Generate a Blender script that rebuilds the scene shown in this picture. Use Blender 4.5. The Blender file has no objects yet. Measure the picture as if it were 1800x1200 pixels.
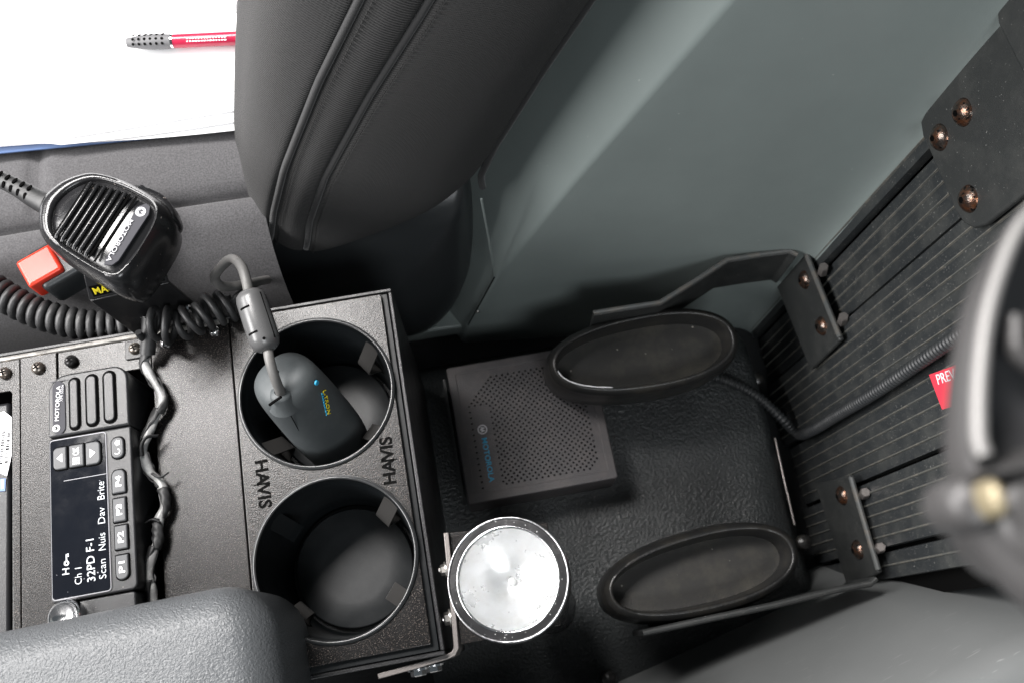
import bpy, bmesh, math, random
from mathutils import Vector, Matrix, noise
random.seed(7)
sc = bpy.context.scene
COL = sc.collection
V = Vector
# ------------------------------------------------------------------ camera
FPX = 1564.37                      # focal length in pixels of the 1800 px wide photograph
CAMH = 0.48                        # camera height above the console top (z = 0)
ROT = Matrix(((0.98397, 0.16827, -0.05907), (-0.17832, 0.93283, -0.31311), (0.00241, 0.31863, 0.94788)))
cam = bpy.data.cameras.new('camera')
cam.sensor_width = 22.3
cam.lens = 22.3 * FPX / 1800
cam.clip_start = 0.01; cam.clip_end = 50
cam.dof.use_dof = True; cam.dof.focus_distance = 0.46; cam.dof.aperture_fstop = 7.5
camo = bpy.data.objects.new('camera', cam); COL.objects.link(camo)
camo.matrix_world = Matrix.Translation((0, 0, CAMH)) @ ROT.to_4x4()
sc.camera = camo
# ------------------------------------------------------------------ world, lamps, exposure
w = bpy.data.worlds.new('World'); sc.world = w; w.use_nodes = True
w.node_tree.nodes['Background'].inputs[0].default_value = (0.80, 0.92, 1.0, 1)
w.node_tree.nodes['Background'].inputs[1].default_value = 0.09
def lamp(name, loc, to, sx, sy, power, col):
    l = bpy.data.lights.new(name, 'AREA'); l.shape = 'RECTANGLE'; l.size = sx; l.size_y = sy
    l.energy = power; l.color = col
    o = bpy.data.objects.new(name, l); COL.objects.link(o); o.location = loc
    o.rotation_euler = (V(to) - V(loc)).to_track_quat('-Z', 'Y').to_euler()
lamp('passenger_window_light', (-0.50, 0.76, 1.25), (-0.1, 0.12, 0), 0.6, 0.35, 34, (1, 0.97, 0.95))
lamp('windscreen_light', (-1.25, 0.26, 0.80), (-0.1, 0.15, 0), 1.3, 0.55, 44, (1, 0.98, 0.97))
lamp('driver_window_light', (0.20, -0.90, 1.20), (0.15, 0.1, -0.1), 0.5, 0.45, 8, (0.95, 0.98, 1))
vs = sc.view_settings
vs.view_transform = 'Standard'; vs.look = 'None'; vs.gamma = 1; vs.exposure = 0.2; vs.use_curve_mapping = False

# ------------------------------------------------------------------ pixel of the photograph -> point in the car
def ray(x, y): return ROT @ V(((x - 900) / FPX, -(y - 600) / FPX, -1))
EYE = V((0, 0, CAMH))
def P(x, y, z):
    d = ray(x, y); return EYE + d * ((z - CAMH) / d.z)
def PL(x, y, p0, n):
    d = ray(x, y); n = V(n); return EYE + d * ((V(p0) - EYE).dot(n) / d.dot(n))
def PY(x, y, Y): return PL(x, y, (0, Y, 0), (0, 1, 0))
def pxm(x, y, z): return FPX / ((P(x, y, z) - EYE).dot(ROT @ V((0, 0, -1))))   # pixels per metre there

# ------------------------------------------------------------------ materials
MATS = {}
def mat(name, col, rough=0.5, metal=0.0, spec=0.5, noise_amt=0.0, noise_scale=300, bump=0.0, bump_scale=800,
        speck=None, speck_scale=1500, speck_thr=0.70, dust=None, dust_scale=25, dust_amt=0.0, rough_var=0.0,
        emit=None, trans=0.0, coat=0.0, sheen=0.0, bump_kind='NOISE', bump_dist=0.0006, scratch=0.0):
    m = bpy.data.materials.new(name); m.use_nodes = True; nt = m.node_tree; N = nt.nodes; L = nt.links
    b = N['Principled BSDF']
    b.inputs['Base Color'].default_value = (*col, 1); b.inputs['Roughness'].default_value = rough
    b.inputs['Metallic'].default_value = metal; b.inputs['Specular IOR Level'].default_value = spec
    b.inputs['Transmission Weight'].default_value = trans; b.inputs['Coat Weight'].default_value = coat
    b.inputs['Sheen Weight'].default_value = sheen
    if sheen: b.inputs['Sheen Roughness'].default_value = 0.45
    if emit:
        b.inputs['Emission Color'].default_value = (*col, 1); b.inputs['Emission Strength'].default_value = emit
    tc = N.new('ShaderNodeTexCoord')
    cur = None
    def tex(scale, detail=3, rough_=0.6):
        t = N.new('ShaderNodeTexNoise'); t.inputs['Scale'].default_value = scale
        t.inputs['Detail'].default_value = detail; t.inputs['Roughness'].default_value = rough_
        L.new(tc.outputs['Object'], t.inputs['Vector']); return t.outputs['Fac']
    def ramp(src, a, bb, ca=0.0, cb=1.0):
        r = N.new('ShaderNodeMapRange'); r.inputs[1].default_value = a; r.inputs[2].default_value = bb
        r.inputs[3].default_value = ca; r.inputs[4].default_value = cb; L.new(src, r.inputs[0]); return r.outputs[0]
    def mix(fac, colb, c):
        x = N.new('ShaderNodeMix'); x.data_type = 'RGBA'; L.new(fac, x.inputs[0])
        if c is None: x.inputs[6].default_value = (*col, 1)
        else: L.new(c, x.inputs[6])
        x.inputs[7].default_value = (*colb, 1); return x.outputs[2]
    if noise_amt:
        cur = mix(ramp(tex(noise_scale, 4), 0.35, 0.7, 0, noise_amt), tuple(min(1, c * 2.2 + 0.01) for c in col), cur)
    if dust:
        cur = mix(ramp(tex(dust_scale, 6, 0.7), 0.45, 0.72, 0, dust_amt), dust, cur)
    if speck:
        cur = mix(ramp(tex(speck_scale, 1, 0.4), speck_thr, speck_thr + 0.05), speck, cur)
    if scratch:
        t = N.new('ShaderNodeTexNoise'); mp = N.new('ShaderNodeMapping'); mp.inputs['Scale'].default_value = (60, 60, 900)
        mp.inputs['Rotation'].default_value = (0.5, 0.3, 0.7)
        L.new(tc.outputs['Object'], mp.inputs[0]); L.new(mp.outputs[0], t.inputs['Vector']); t.inputs['Scale'].default_value = 1.0
        cur = mix(ramp(t.outputs['Fac'], 0.68, 0.74, 0, scratch), (0.5, 0.5, 0.5), cur)
    if cur is not None: L.new(cur, b.inputs['Base Color'])
    if rough_var:
        L.new(ramp(tex(60, 5, 0.7), 0.3, 0.7, max(0.02, rough - rough_var), min(1, rough + rough_var)), b.inputs['Roughness'])
    if bump:
        bp = N.new('ShaderNodeBump'); bp.inputs['Strength'].default_value = bump; bp.inputs['Distance'].default_value = bump_dist
        if bump_kind == 'NOISE': h = tex(bump_scale, 3, 0.6)
        elif bump_kind == 'LEATHER':
            v = N.new('ShaderNodeTexVoronoi'); v.feature = 'SMOOTH_F1'; v.inputs['Scale'].default_value = bump_scale
            n2 = N.new('ShaderNodeTexNoise'); n2.inputs['Scale'].default_value = bump_scale * 0.6
            ad = N.new('ShaderNodeVectorMath'); ad.operation = 'MULTIPLY_ADD'
            L.new(tc.outputs['Object'], n2.inputs['Vector']); L.new(n2.outputs['Color'], ad.inputs[0])
            ad.inputs[1].default_value = (0.004, 0.004, 0.004); L.new(tc.outputs['Object'], ad.inputs[2])
            L.new(ad.outputs[0], v.inputs['Vector']); h = v.outputs['Distance']
        elif bump_kind == 'WEAVE':
            hs = []
            for ang, scl in ((0.0, 1.0), (math.pi / 2, 0.85)):
                mp = N.new('ShaderNodeMapping'); mp.inputs['Rotation'].default_value = (0, 0, ang)
                L.new(tc.outputs['UV'], mp.inputs[0])
                wv = N.new('ShaderNodeTexWave'); wv.inputs['Scale'].default_value = bump_scale * scl
                wv.inputs['Distortion'].default_value = 0.8; wv.inputs['Detail'].default_value = 1; wv.inputs['Detail Scale'].default_value = 2
                L.new(mp.outputs[0], wv.inputs['Vector']); hs.append(wv.outputs['Fac'])
            lo = N.new('ShaderNodeMapRange'); lo.inputs[3].default_value = 0.8; L.new(hs[0], lo.inputs[0])
            mu = N.new('ShaderNodeMath'); mu.operation = 'MULTIPLY'; L.new(lo.outputs[0], mu.inputs[0]); L.new(hs[1], mu.inputs[1])
            h = mu.outputs[0]
            cc = mix(ramp(h, 0.05, 0.7, 0, 0.85), tuple(c * 2.4 + 0.008 for c in col), cur); L.new(cc, b.inputs['Base Color'])
        L.new(h, bp.inputs['Height']); L.new(bp.outputs[0], b.inputs['Normal'])
    MATS[name] = m; return m

mat('powder', (0.0095, 0.0088, 0.0086), 0.25, spec=0.40, bump=0.26, bump_scale=1500, bump_dist=0.0005, speck=(0.10, 0.082, 0.072), speck_scale=2000, speck_thr=0.64, rough_var=0.03)
mat('powder_smooth', (0.013, 0.013, 0.014), 0.38, bump=0.25, bump_scale=1200, rough_var=0.08)
mat('radio_plastic', (0.016, 0.0165, 0.018), 0.36, bump=0.2, bump_scale=1600, speck=(0.2, 0.18, 0.16), speck_scale=700, speck_thr=0.76)
mat('button', (0.06, 0.062, 0.066), 0.45, bump=0.08, bump_scale=1000)
mat('name_plate', (0.045, 0.045, 0.052), 0.6, spec=0.15)
mat('screen_glass', (0.006, 0.007, 0.010), 0.08, spec=0.6, speck=(0.3, 0.3, 0.32), speck_scale=450, speck_thr=0.775, rough_var=0.05)
mat('print_white', (0.85, 0.85, 0.86), 0.5)
mat('screen_text', (0.62, 0.65, 0.67), 0.5, emit=0.25)
mat('print_dim', (0.45, 0.45, 0.47), 0.5)
mat('print_grey', (0.30, 0.30, 0.32), 0.5)
mat('print_yellow', (0.75, 0.62, 0.02), 0.5)
mat('print_cyan', (0.02, 0.30, 0.50), 0.5)
mat('engraved', (0.003, 0.003, 0.003), 0.8, spec=0.05)
mat('well_plastic', (0.0065, 0.008, 0.009), 0.40, spec=0.3, bump=0.06, bump_scale=900, rough_var=0.06)
mat('disc_plastic', (0.012, 0.014, 0.0155), 0.45, bump=0.06, bump_scale=900, dust=(0.035, 0.037, 0.038), dust_amt=0.5, dust_scale=60)
mat('tab_metal', (0.032, 0.031, 0.030), 0.36)
mat('lip_gloss', (0.03, 0.031, 0.032), 0.18, spec=0.7)
mat('rubber', (0.020, 0.020, 0.021), 0.5, bump=0.15, bump_scale=700, dust=(0.10, 0.10, 0.10), dust_amt=0.4, dust_scale=60)
mat('mic_plastic', (0.013, 0.013, 0.014), 0.22, bump=0.25, bump_scale=900, bump_dist=0.0003, rough_var=0.07, speck=(.25, .22, .2), speck_scale=600, speck_thr=0.77)
mat('cord_grey', (0.11, 0.108, 0.105), 0.5, dust=(0.2, 0.19, 0.18), dust_amt=0.4, dust_scale=90)
mat('ferrite', (0.085, 0.085, 0.086), 0.3, rough_var=0.08, bump=0.05, bump_scale=400)
mat('scanner_rubber', (0.055, 0.062, 0.065), 0.55, bump=0.1, bump_scale=1500, dust=(0.11, 0.12, 0.12), dust_amt=0.35, dust_scale=40)
mat('braid', (0.28, 0.28, 0.28), 0.35, dust=(0.62, 0.62, 0.60), dust_amt=1.0, dust_scale=150, bump=0.6, bump_scale=350)
mat('armrest_vinyl', (0.085, 0.090, 0.095), 0.40, bump=0.55, bump_scale=900, bump_kind='LEATHER', bump_dist=0.0007)
mat('mat_vinyl', (0.027, 0.030, 0.031), 0.34, bump=0.85, bump_scale=430, bump_dist=0.0018, dust=(0.05, 0.055, 0.055), dust_amt=0.5, dust_scale=40, speck=(.16, .15, .14), speck_scale=420, speck_thr=0.76)  # pale specks painted in for glints on the grain
mat('carpet', (0.012, 0.013, 0.014), 0.9, bump=0.8, bump_scale=900)
mat('dark_trim', (0.024, 0.027, 0.029), 0.36, bump=0.15, bump_scale=1400)
mat('grey_panel', (0.205, 0.238, 0.232), 0.34, bump=0.3, bump_scale=1900, bump_dist=0.0003, noise_amt=0.08, noise_scale=14, rough_var=0.06, speck=(0.4, 0.42, 0.42), speck_scale=260, speck_thr=0.80)
mat('grey_scuffed_shaded', (0.145, 0.151, 0.151), 0.34, bump=0.14, bump_scale=2600, bump_dist=0.0003, noise_amt=0.05, noise_scale=18, scratch=0.22)  # base darker than grey_panel, standing in for shade; scratches are its own
mat('fabric', (0.0100, 0.0098, 0.0098), 0.9, noise_amt=1.0, noise_scale=1100, bump=0.8, bump_scale=250, bump_kind='WEAVE', bump_dist=0.0008, sheen=0.05)
mat('fabric_seat', (0.042, 0.041, 0.043), 0.9, noise_amt=0.8, noise_scale=1100, bump=0.4, bump_scale=1400, bump_dist=0.0005, sheen=0.2)
mat('piping', (0.026, 0.026, 0.027), 0.8, bump=0.4, bump_scale=1500, sheen=0.2)
mat('thread', (0.020, 0.020, 0.020), 0.8)
mat('paper', (0.86, 0.86, 0.87), 0.7)
mat('blue_card', (0.11, 0.18, 0.36), 0.5)
mat('pen_red', (0.36, 0.012, 0.045), 0.3)
mat('pen_grip', (0.12, 0.12, 0.125), 0.6)
mat('chrome', (0.75, 0.75, 0.76), 0.16, metal=1, rough_var=0.08)
mat('zinc', (0.55, 0.53, 0.50), 0.35, metal=0.9, rough_var=0.12)
mat('screw_steel', (0.22, 0.20, 0.18), 0.3, metal=0.9, dust=(0.25, 0.16, 0.10), dust_amt=0.5, dust_scale=200)
mat('screw_black', (0.03, 0.03, 0.03), 0.25, metal=0.6)
mat('plated', (0.24, 0.22, 0.21), 0.38, metal=0.7, bump=0.2, bump_scale=1500)
mat('speaker_plastic', (0.050, 0.046, 0.048), 0.5, bump=0.5, bump_scale=900, dust=(0.10, 0.085, 0.08), dust_amt=0.45, dust_scale=70)
mat('black_hole', (0.002, 0.002, 0.002), 0.9, spec=0.05)
mat('rack_steel', (0.026, 0.028, 0.028), 0.5, bump=0.35, bump_scale=1300, dust=(0.060, 0.061, 0.058), dust_amt=0.5, dust_scale=55, speck=(.2, .2, .19), speck_scale=900, speck_thr=0.74)
mat('rack_edge', (0.075, 0.08, 0.08), 0.45, dust=(0.16, 0.13, 0.10), dust_amt=0.6, dust_scale=120)
mat('cup_rubber', (0.014, 0.014, 0.014), 0.32, bump=0.2, bump_scale=700, dust=(0.05, 0.045, 0.035), dust_amt=0.45, dust_scale=50)
mat('cup_floor', (0.017, 0.0165, 0.015), 0.6, bump=0.3, bump_scale=900, dust=(0.070, 0.064, 0.048), dust_amt=0.6, dust_scale=26, speck=(.3, .28, .25), speck_scale=300, speck_thr=0.78)
mat('slat', (0.026, 0.029, 0.031), 0.42, dust=(0.07, 0.072, 0.068), dust_amt=0.7, dust_scale=45, bump=0.25, bump_scale=900, speck=(.20, .20, .19), speck_scale=1000, speck_thr=0.70)
mat('slat_ridge', (0.085, 0.088, 0.082), 0.6, dust=(0.20, 0.18, 0.15), dust_amt=0.8, dust_scale=150)
mat('red_label', (0.75, 0.05, 0.08), 0.45)
mat('label_white', (0.80, 0.80, 0.82), 0.5)
mat('rust_bolt', (0.10, 0.085, 0.075), 0.22, metal=0.85, dust=(0.30, 0.11, 0.045), dust_amt=1.0, dust_scale=190, bump=0.4, bump_scale=700, speck=(.02, .02, .02), speck_scale=500, speck_thr=0.62)
mat('flash_alu', (0.018, 0.018, 0.019), 0.25, metal=0.2, rough_var=0.1, speck=(.7, .7, .7), speck_scale=900, speck_thr=0.73)
mat('worn_edge', (0.50, 0.50, 0.51), 0.28, metal=1.0, dust=(0.03, 0.03, 0.03), dust_amt=1.0, dust_scale=420)
mat('reflector', (0.92, 0.92, 0.93), 0.32, metal=0.55, rough_var=0.12, bump=0.22, bump_scale=75, bump_dist=0.0026, dust=(0.60, 0.57, 0.52), dust_amt=0.35, dust_scale=90)
mat('bulb', (0.92, 0.92, 0.90), 0.2, spec=0.6)
mat('lock_steel', (0.060, 0.058, 0.058), 0.42, metal=0.2)
mat('lock_dark', (0.035, 0.035, 0.037), 0.4)
mat('lock_bright', (0.22, 0.215, 0.21), 0.5, metal=0.3)
mat('lock_brass', (0.26, 0.22, 0.14), 0.4, metal=0.4)
mat('buckle_red', (0.58, 0.035, 0.015), 0.32)
mat('conduit', (0.020, 0.022, 0.024), 0.45, dust=(0.06, 0.06, 0.058), dust_amt=0.4, dust_scale=60)
mg = bpy.data.materials.new('lens_glass'); mg.use_nodes = True; MATS['lens_glass'] = mg
_b = mg.node_tree.nodes['Principled BSDF']; _b.inputs['Transmission Weight'].default_value = 1
_b.inputs['Roughness'].default_value = 0.02; _b.inputs['IOR'].default_value = 1.12; _b.inputs['Base Color'].default_value = (0.97, 0.98, 0.98, 1)

# ------------------------------------------------------------------ scene helpers
ORG = {}
def thing(name, label, cat, loc=(0, 0, 0), group=None):
    o = bpy.data.objects.new(name, None); COL.objects.link(o); o.location = loc; o.empty_display_size = 0.02
    o['label'] = label; o['category'] = cat
    if group: o['group'] = group
    ORG[o.name] = V(loc); return o
def root_org(o): return ORG[o.name]
def finish(me, mats, smooth=35):
    for m in ([mats] if isinstance(mats, str) else mats): me.materials.append(MATS[m])
    if smooth:
        me.shade_smooth(); me.set_sharp_from_angle(angle=math.radians(smooth))
def add(name, me, mats, parent=None, smooth=35, bevel=0, seg=2, label=None):
    """link a mesh given in car coordinates as one object under its thing"""
    if parent is not None:
        og = root_org(parent); me.transform(Matrix.Translation(-og))
    finish(me, mats, smooth)
    o = bpy.data.objects.new(name, me); COL.objects.link(o)
    if parent is not None:
        o.parent = parent; ORG[o.name] = og
        if parent.parent is not None or parent.type == 'MESH': o.location = (0, 0, 0)
    else: ORG[o.name] = V((0, 0, 0))
    if bevel:
        md = o.modifiers.new('bevel', 'BEVEL'); md.width = bevel; md.segments = seg; md.limit_method = 'ANGLE'
        md.angle_limit = math.radians(32); md.use_clamp_overlap = True
    if label: o['label'] = label
    return o
def tag(o, label, cat, group=None, kind=None):
    if label: o['label'] = label
    if cat: o['category'] = cat
    if group: o['group'] = group
    if kind: o['kind'] = kind
    return o
def mesh(verts, faces, name='m', mi=None):
    me = bpy.data.meshes.new(name); me.from_pydata([tuple(v) for v in verts], [], faces)
    if mi is not None:
        for p, i in zip(me.polygons, mi): p.material_index = i
    me.validate(); me.update(); return me
def join(meshes):
    vs_, fs, mi = [], [], []
    for m in meshes:
        k = len(vs_); vs_ += [v.co.copy() for v in m.vertices]
        for p in m.polygons: fs.append([i + k for i in p.vertices]); mi.append(p.material_index)
    return mesh(vs_, fs, mi=mi)
def setmi(me, i):
    for p in me.polygons: p.material_index = i
    return me
def boxm(c, s, M=None):
    x, y, z = (a / 2 for a in s)
    vs_ = [V((i * x, j * y, k * z)) for i in (-1, 1) for j in (-1, 1) for k in (-1, 1)]
    if M is not None: vs_ = [M @ v for v in vs_]
    vs_ = [v + V(c) for v in vs_]
    f = [(0, 1, 3, 2), (4, 6, 7, 5), (0, 4, 5, 1), (2, 3, 7, 6), (0, 2, 6, 4), (1, 5, 7, 3)]
    return mesh(vs_, f)
def bx(x0, x1, y0, y1, z0, z1): return boxm(((x0 + x1) / 2, (y0 + y1) / 2, (z0 + z1) / 2), (x1 - x0, y1 - y0, z1 - z0))
def frame(o, x, y):
    x = V(x).normalized(); z = x.cross(V(y)).normalized(); y = z.cross(x)
    return Matrix(((x.x, y.x, z.x, o[0]), (x.y, y.y, z.y, o[1]), (x.z, y.z, z.z, o[2]), (0, 0, 0, 1)))
def axis_frame(o, z):
    z = V(z).normalized(); a = V((1, 0, 0)) if abs(z.x) < 0.9 else V((0, 1, 0))
    y = z.cross(a).normalized(); x = y.cross(z)
    return Matrix(((x.x, y.x, z.x, o[0]), (x.y, y.y, z.y, o[1]), (x.z, y.z, z.z, o[2]), (0, 0, 0, 1)))
def lathe(prof, n=32, M=None, sx=1, sy=1, expo=2.0, cap0=False, cap1=False):
    """profile of (r, z) turned about z; sx, sy scale to an oval; expo > 2 squares it off"""
    vs_, fs = [], []
    for r, z in prof:
        for k in range(n):
            a = 2 * math.pi * k / n; c, s = math.cos(a), math.sin(a)
            c = math.copysign(abs(c) ** (2 / expo), c); s = math.copysign(abs(s) ** (2 / expo), s)
            vs_.append(V((r * sx * c, r * sy * s, z)))
    for j in range(len(prof) - 1):
        for k in range(n):
            fs.append((j * n + k, j * n + (k + 1) % n, (j + 1) * n + (k + 1) % n, (j + 1) * n + k))
    if cap0: fs.append(tuple(range(n))[::-1])
    if cap1: fs.append(tuple(range((len(prof) - 1) * n, len(prof) * n)))
    if M is not None: vs_ = [M @ v for v in vs_]
    return mesh(vs_, fs)
def catmull(pts, per=8):
    pts = [V(p) for p in pts]; out = []
    q = [pts[0] * 2 - pts[1]] + pts + [pts[-1] * 2 - pts[-2]]
    for i in range(1, len(q) - 2):
        for k in range(per):
            t = k / per; a, b, c, d = q[i - 1], q[i], q[i + 1], q[i + 2]
            out.append(0.5 * (2 * b + (c - a) * t + (2 * a - 5 * b + 4 * c - d) * t * t + (3 * b - a - 3 * c + d) * t ** 3))
    out.append(pts[-1]); return out
def frames(pts):
    t0 = (pts[1] - pts[0]).normalized(); a = V((0, 0, 1)) if abs(t0.z) < 0.9 else V((1, 0, 0))
    n = (a - t0 * a.dot(t0)).normalized(); res = []
    for i, p in enumerate(pts):
        t = (pts[min(i + 1, len(pts) - 1)] - pts[max(i - 1, 0)]).normalized()
        n = (n - t * n.dot(t)).normalized(); res.append((p, t, n, t.cross(n)))
    return res
def tube(pts, r, n=10, caps=True, sx=1.0):
    fr = frames([V(p) for p in pts]); vs_, fs = [], []; m = len(fr)
    for i, (p, t, a, b) in enumerate(fr):
        rr = r[i] if isinstance(r, (list, tuple)) else (r(i / (m - 1)) if callable(r) else r)
        for k in range(n):
            th = 2 * math.pi * k / n; vs_.append(p + a * (rr * math.cos(th)) + b * (rr * sx * math.sin(th)))
    for i in range(m - 1):
        for k in range(n): fs.append((i * n + k, i * n + (k + 1) % n, (i + 1) * n + (k + 1) % n, (i + 1) * n + k))
    if caps: fs.append(tuple(range(n))[::-1]); fs.append(tuple(range((m - 1) * n, m * n)))
    return mesh(vs_, fs)
def helix(path, rad, pitch, wire, per=14, jit=0.0, ph=0.0):
    pts = catmull(path, 30); fr = frames(pts); L = [0.0]
    for i in range(1, len(pts)): L.append(L[-1] + (pts[i] - pts[i - 1]).length)
    tot = L[-1]; n = int(tot / pitch * per); out = []; j = 0
    for k in range(n + 1):
        d = tot * k / n
        while j < len(L) - 2 and L[j + 1] < d: j += 1
        u = (d - L[j]) / max(1e-9, L[j + 1] - L[j]); p, t, a, b = fr[j]; p2 = fr[j + 1][0]
        th = 2 * math.pi * k / per + ph; rr = rad * (1 + jit * math.sin(k * 0.19 + 1.3) + jit * 0.6 * math.sin(k * 0.071))
        out.append(p.lerp(p2, u) + a * (rr * math.cos(th)) + b * (rr * math.sin(th)))
    return tube(out, wire, 8)
def shape2d(polys, thick, M, bev=0.0, bevseg=2):
    """flat outline(s) with holes, extruded from local z=0 down to -thick, bevelled edges"""
    cu = bpy.data.curves.new('c', 'CURVE'); cu.dimensions = '2D'; cu.fill_mode = 'BOTH'
    for pl in polys:
        s = cu.splines.new('POLY'); s.points.add(len(pl) - 1); s.use_cyclic_u = True
        for p, q in zip(s.points, pl): p.co = (q[0], q[1], 0, 1)
    cu.extrude = max(0.0, thick / 2 - bev); cu.bevel_depth = bev; cu.bevel_resolution = bevseg; cu.offset = -bev
    return cu_mesh(cu, M @ Matrix.Translation((0, 0, -thick / 2)))
def cu_mesh(cu, M):
    o = bpy.data.objects.new('tmp', cu); COL.objects.link(o)
    dg = bpy.context.evaluated_depsgraph_get(); dg.update()
    me = bpy.data.meshes.new_from_object(o.evaluated_get(dg)); bpy.data.objects.remove(o)
    me.materials.clear(); me.transform(M); return me
def rrect(x0, x1, y0, y1, r, n=5):
    rs = r if isinstance(r, (list, tuple)) else [r] * 4; out = []
    for (cx, cy, a0, rr) in ((x1 - rs[0], y1 - rs[0], 0, rs[0]), (x0 + rs[1], y1 - rs[1], 90, rs[1]), (x0 + rs[2], y0 + rs[2], 180, rs[2]), (x1 - rs[3], y0 + rs[3], 270, rs[3])):
        for k in range(n + 1):
            a = math.radians(a0 + 90 * k / n); out.append((cx + rr * math.cos(a), cy + rr * math.sin(a)))
    return out
def circ(cx, cy, r, n=48): return [(cx + r * math.cos(2 * math.pi * k / n), cy + r * math.sin(2 * math.pi * k / n)) for k in range(n)]
def text(s, parent, m, c, xd, ud, wid, hei, depth=0.0003, bold=0.0, name='lettering', shear=0.0):
    cu = bpy.data.curves.new('t', 'FONT'); cu.body = s; cu.size = 1; cu.extrude = 0.02; cu.offset = bold; cu.resolution_u = 3; cu.shear = shear
    me = cu_mesh(cu, Matrix.Identity(4))
    xs = [v.co.x for v in me.vertices]; ys = [v.co.y for v in me.vertices]
    x0, x1, y0, y1 = min(xs), max(xs), min(ys), max(ys)
    S = Matrix.Diagonal((wid / (x1 - x0), hei / (y1 - y0), depth / 0.02, 1))
    me.transform(frame(c, xd, ud) @ S @ Matrix.Translation((-(x0 + x1) / 2, -(y0 + y1) / 2, 0)))
    return add(name, me, m, parent, smooth=0)
def text_px(s, parent, m, a, b, z, hpx, **k):
    p, q = P(*a, z), P(*b, z); d = q - p; up = V((0, 0, 1)).cross(d)
    return text(s, parent, m, (p + q) / 2, d, up, d.length, hpx / pxm((a[0] + b[0]) / 2, (a[1] + b[1]) / 2, z), **k)
def grid(rows, closeU=False, uv=True, mi=None):
    m, n = len(rows), len(rows[0]); vs_ = [p for r in rows for p in r]; fs = []
    for i in range(m - 1):
        for k in range(n if closeU else n - 1): fs.append((i * n + k, i * n + (k + 1) % n, (i + 1) * n + (k + 1) % n, (i + 1) * n + k))
    me = mesh(vs_, fs)
    if uv:                                   # metres along the rows and the columns
        us = [0.0]
        mid = rows[m // 2]
        for k in range(1, n): us.append(us[-1] + (V(mid[k]) - V(mid[k - 1])).length)
        v_ = [0.0]
        for i in range(1, m): v_.append(v_[-1] + (V(rows[i][n // 2]) - V(rows[i - 1][n // 2])).length)
        ul = me.uv_layers.new(name='UVMap')
        for lp in me.loops:
            i, k = divmod(lp.vertex_index, n); ul.data[lp.index].uv = (us[k], v_[i])
    return me
def sheet(pts, th, nrm=None):
    """a bent strip: list of (top point, bottom point) pairs, given thickness"""
    vs_, fs = [], []
    for i, (a, b) in enumerate(pts):
        a, b = V(a), V(b)
        j0, j1 = max(i - 1, 0), min(i + 1, len(pts) - 1)
        t = (V(pts[j1][0]) - V(pts[j0][0])); n = t.cross(b - a).normalized() * (th / 2)
        vs_ += [a + n, a - n, b - n, b + n]
    for i in range(len(pts) - 1):
        for k in range(4): fs.append((i * 4 + k, i * 4 + (k + 1) % 4, i * 4 + 4 + (k + 1) % 4, i * 4 + 4 + k))
    fs.append((3, 2, 1, 0)); e = (len(pts) - 1) * 4; fs.append((e, e + 1, e + 2, e + 3))
    return mesh(vs_, fs)
def solid(poly, depth_vec):
    """prism of a 3-D outline pushed along a vector"""
    n = len(poly); d = V(depth_vec); vs_ = [V(p) for p in poly] + [V(p) + d for p in poly]
    fs = [tuple(range(n)), tuple(range(2 * n - 1, n - 1, -1))] + [(i, n + i, n + (i + 1) % n, (i + 1) % n) for i in range(n)]
    me = mesh(vs_, fs); b = bmesh.new(); b.from_mesh(me); bmesh.ops.recalc_face_normals(b, faces=b.faces); b.to_mesh(me); b.free(); return me
UP = V((0, 0, 1)); X = V((1, 0, 0)); Y = V((0, 1, 0))
I4 = Matrix.Identity(4)
def flat(z): return Matrix.Translation((0, 0, z))

# ================================================================== the setting
fl = add('cabin_floor', bx(-1.2, 0.9, -0.8, 1.2, -0.30, -0.262), 'carpet', None); tag(fl, None, None, kind='structure')

# moulded grey wing panels left and right of the ribbed divider
def lerp(a, b, t): return a + (b - a) * t
def interp(xs, ys, x):
    if x <= xs[0]: return ys[0]
    for i in range(1, len(xs)):
        if x <= xs[i]: return lerp(ys[i - 1], ys[i], (x - xs[i - 1]) / (xs[i] - xs[i - 1]))
    return ys[-1]
def wing(crease, plate_edge, fold, roundr=0.0032):
    """rows from bottom to top; each row: rear edge at the divider -> rounded crease -> folded front face"""
    rows = []
    for c, e in zip(crease, plate_edge):
        c, e = V(c), V(e); d1 = (e - c).normalized(); d2 = V(fold).normalized(); row = []
        g0, g2 = e + V((0.0, -0.012, 0)), e - d1 * 0.030
        for k in range(8): t = k / 7; row.append(g0 * (1 - t) ** 2 + e * (2 * t * (1 - t)) + g2 * t * t)
        for t in (0.2, 0.4, 0.6, 0.8, 0.92): row.append(g2.lerp(c + d1 * roundr, t))
        for k in range(9):
            t = k / 8; a = c + d1 * roundr; b = c + d2 * roundr
            row.append(a * (1 - t) ** 2 + c * (2 * t * (1 - t)) + b * t * t)
        for t in (0.3, 0.6, 1.0): row.append(c + d2 * (roundr + 0.16 * t))
        rows.append(row)
    return grid(rows)
zs = [-0.262, -0.22, -0.127, 0.0022, 0.1595, 0.32, 0.5]
cx_ = [0.004, 0.0097, 0.034, 0.0808, 0.1421, 0.205, 0.27]
cy_ = [0.2520, 0.2516, 0.2506, 0.2477, 0.2436, 0.2395, 0.236]
wp = thing('partition_wing', 'smooth grey plastic wing panel with a diagonal crease behind the passenger seat', 'panel', (0.15, 0.24, -0.262))
zz = [lerp(zs[i], zs[i + 1], k / 5) for i in range(6) for k in range(5)] + [0.5]
cr = [(interp(zs, cx_, z), interp(zs, cy_, z), z) for z in zz]
ed = [(0.2575 + 0.05 * (z + 0.24), 0.2225 + 0.012 * max(0, z + 0.1), z) for z in zz]
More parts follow.
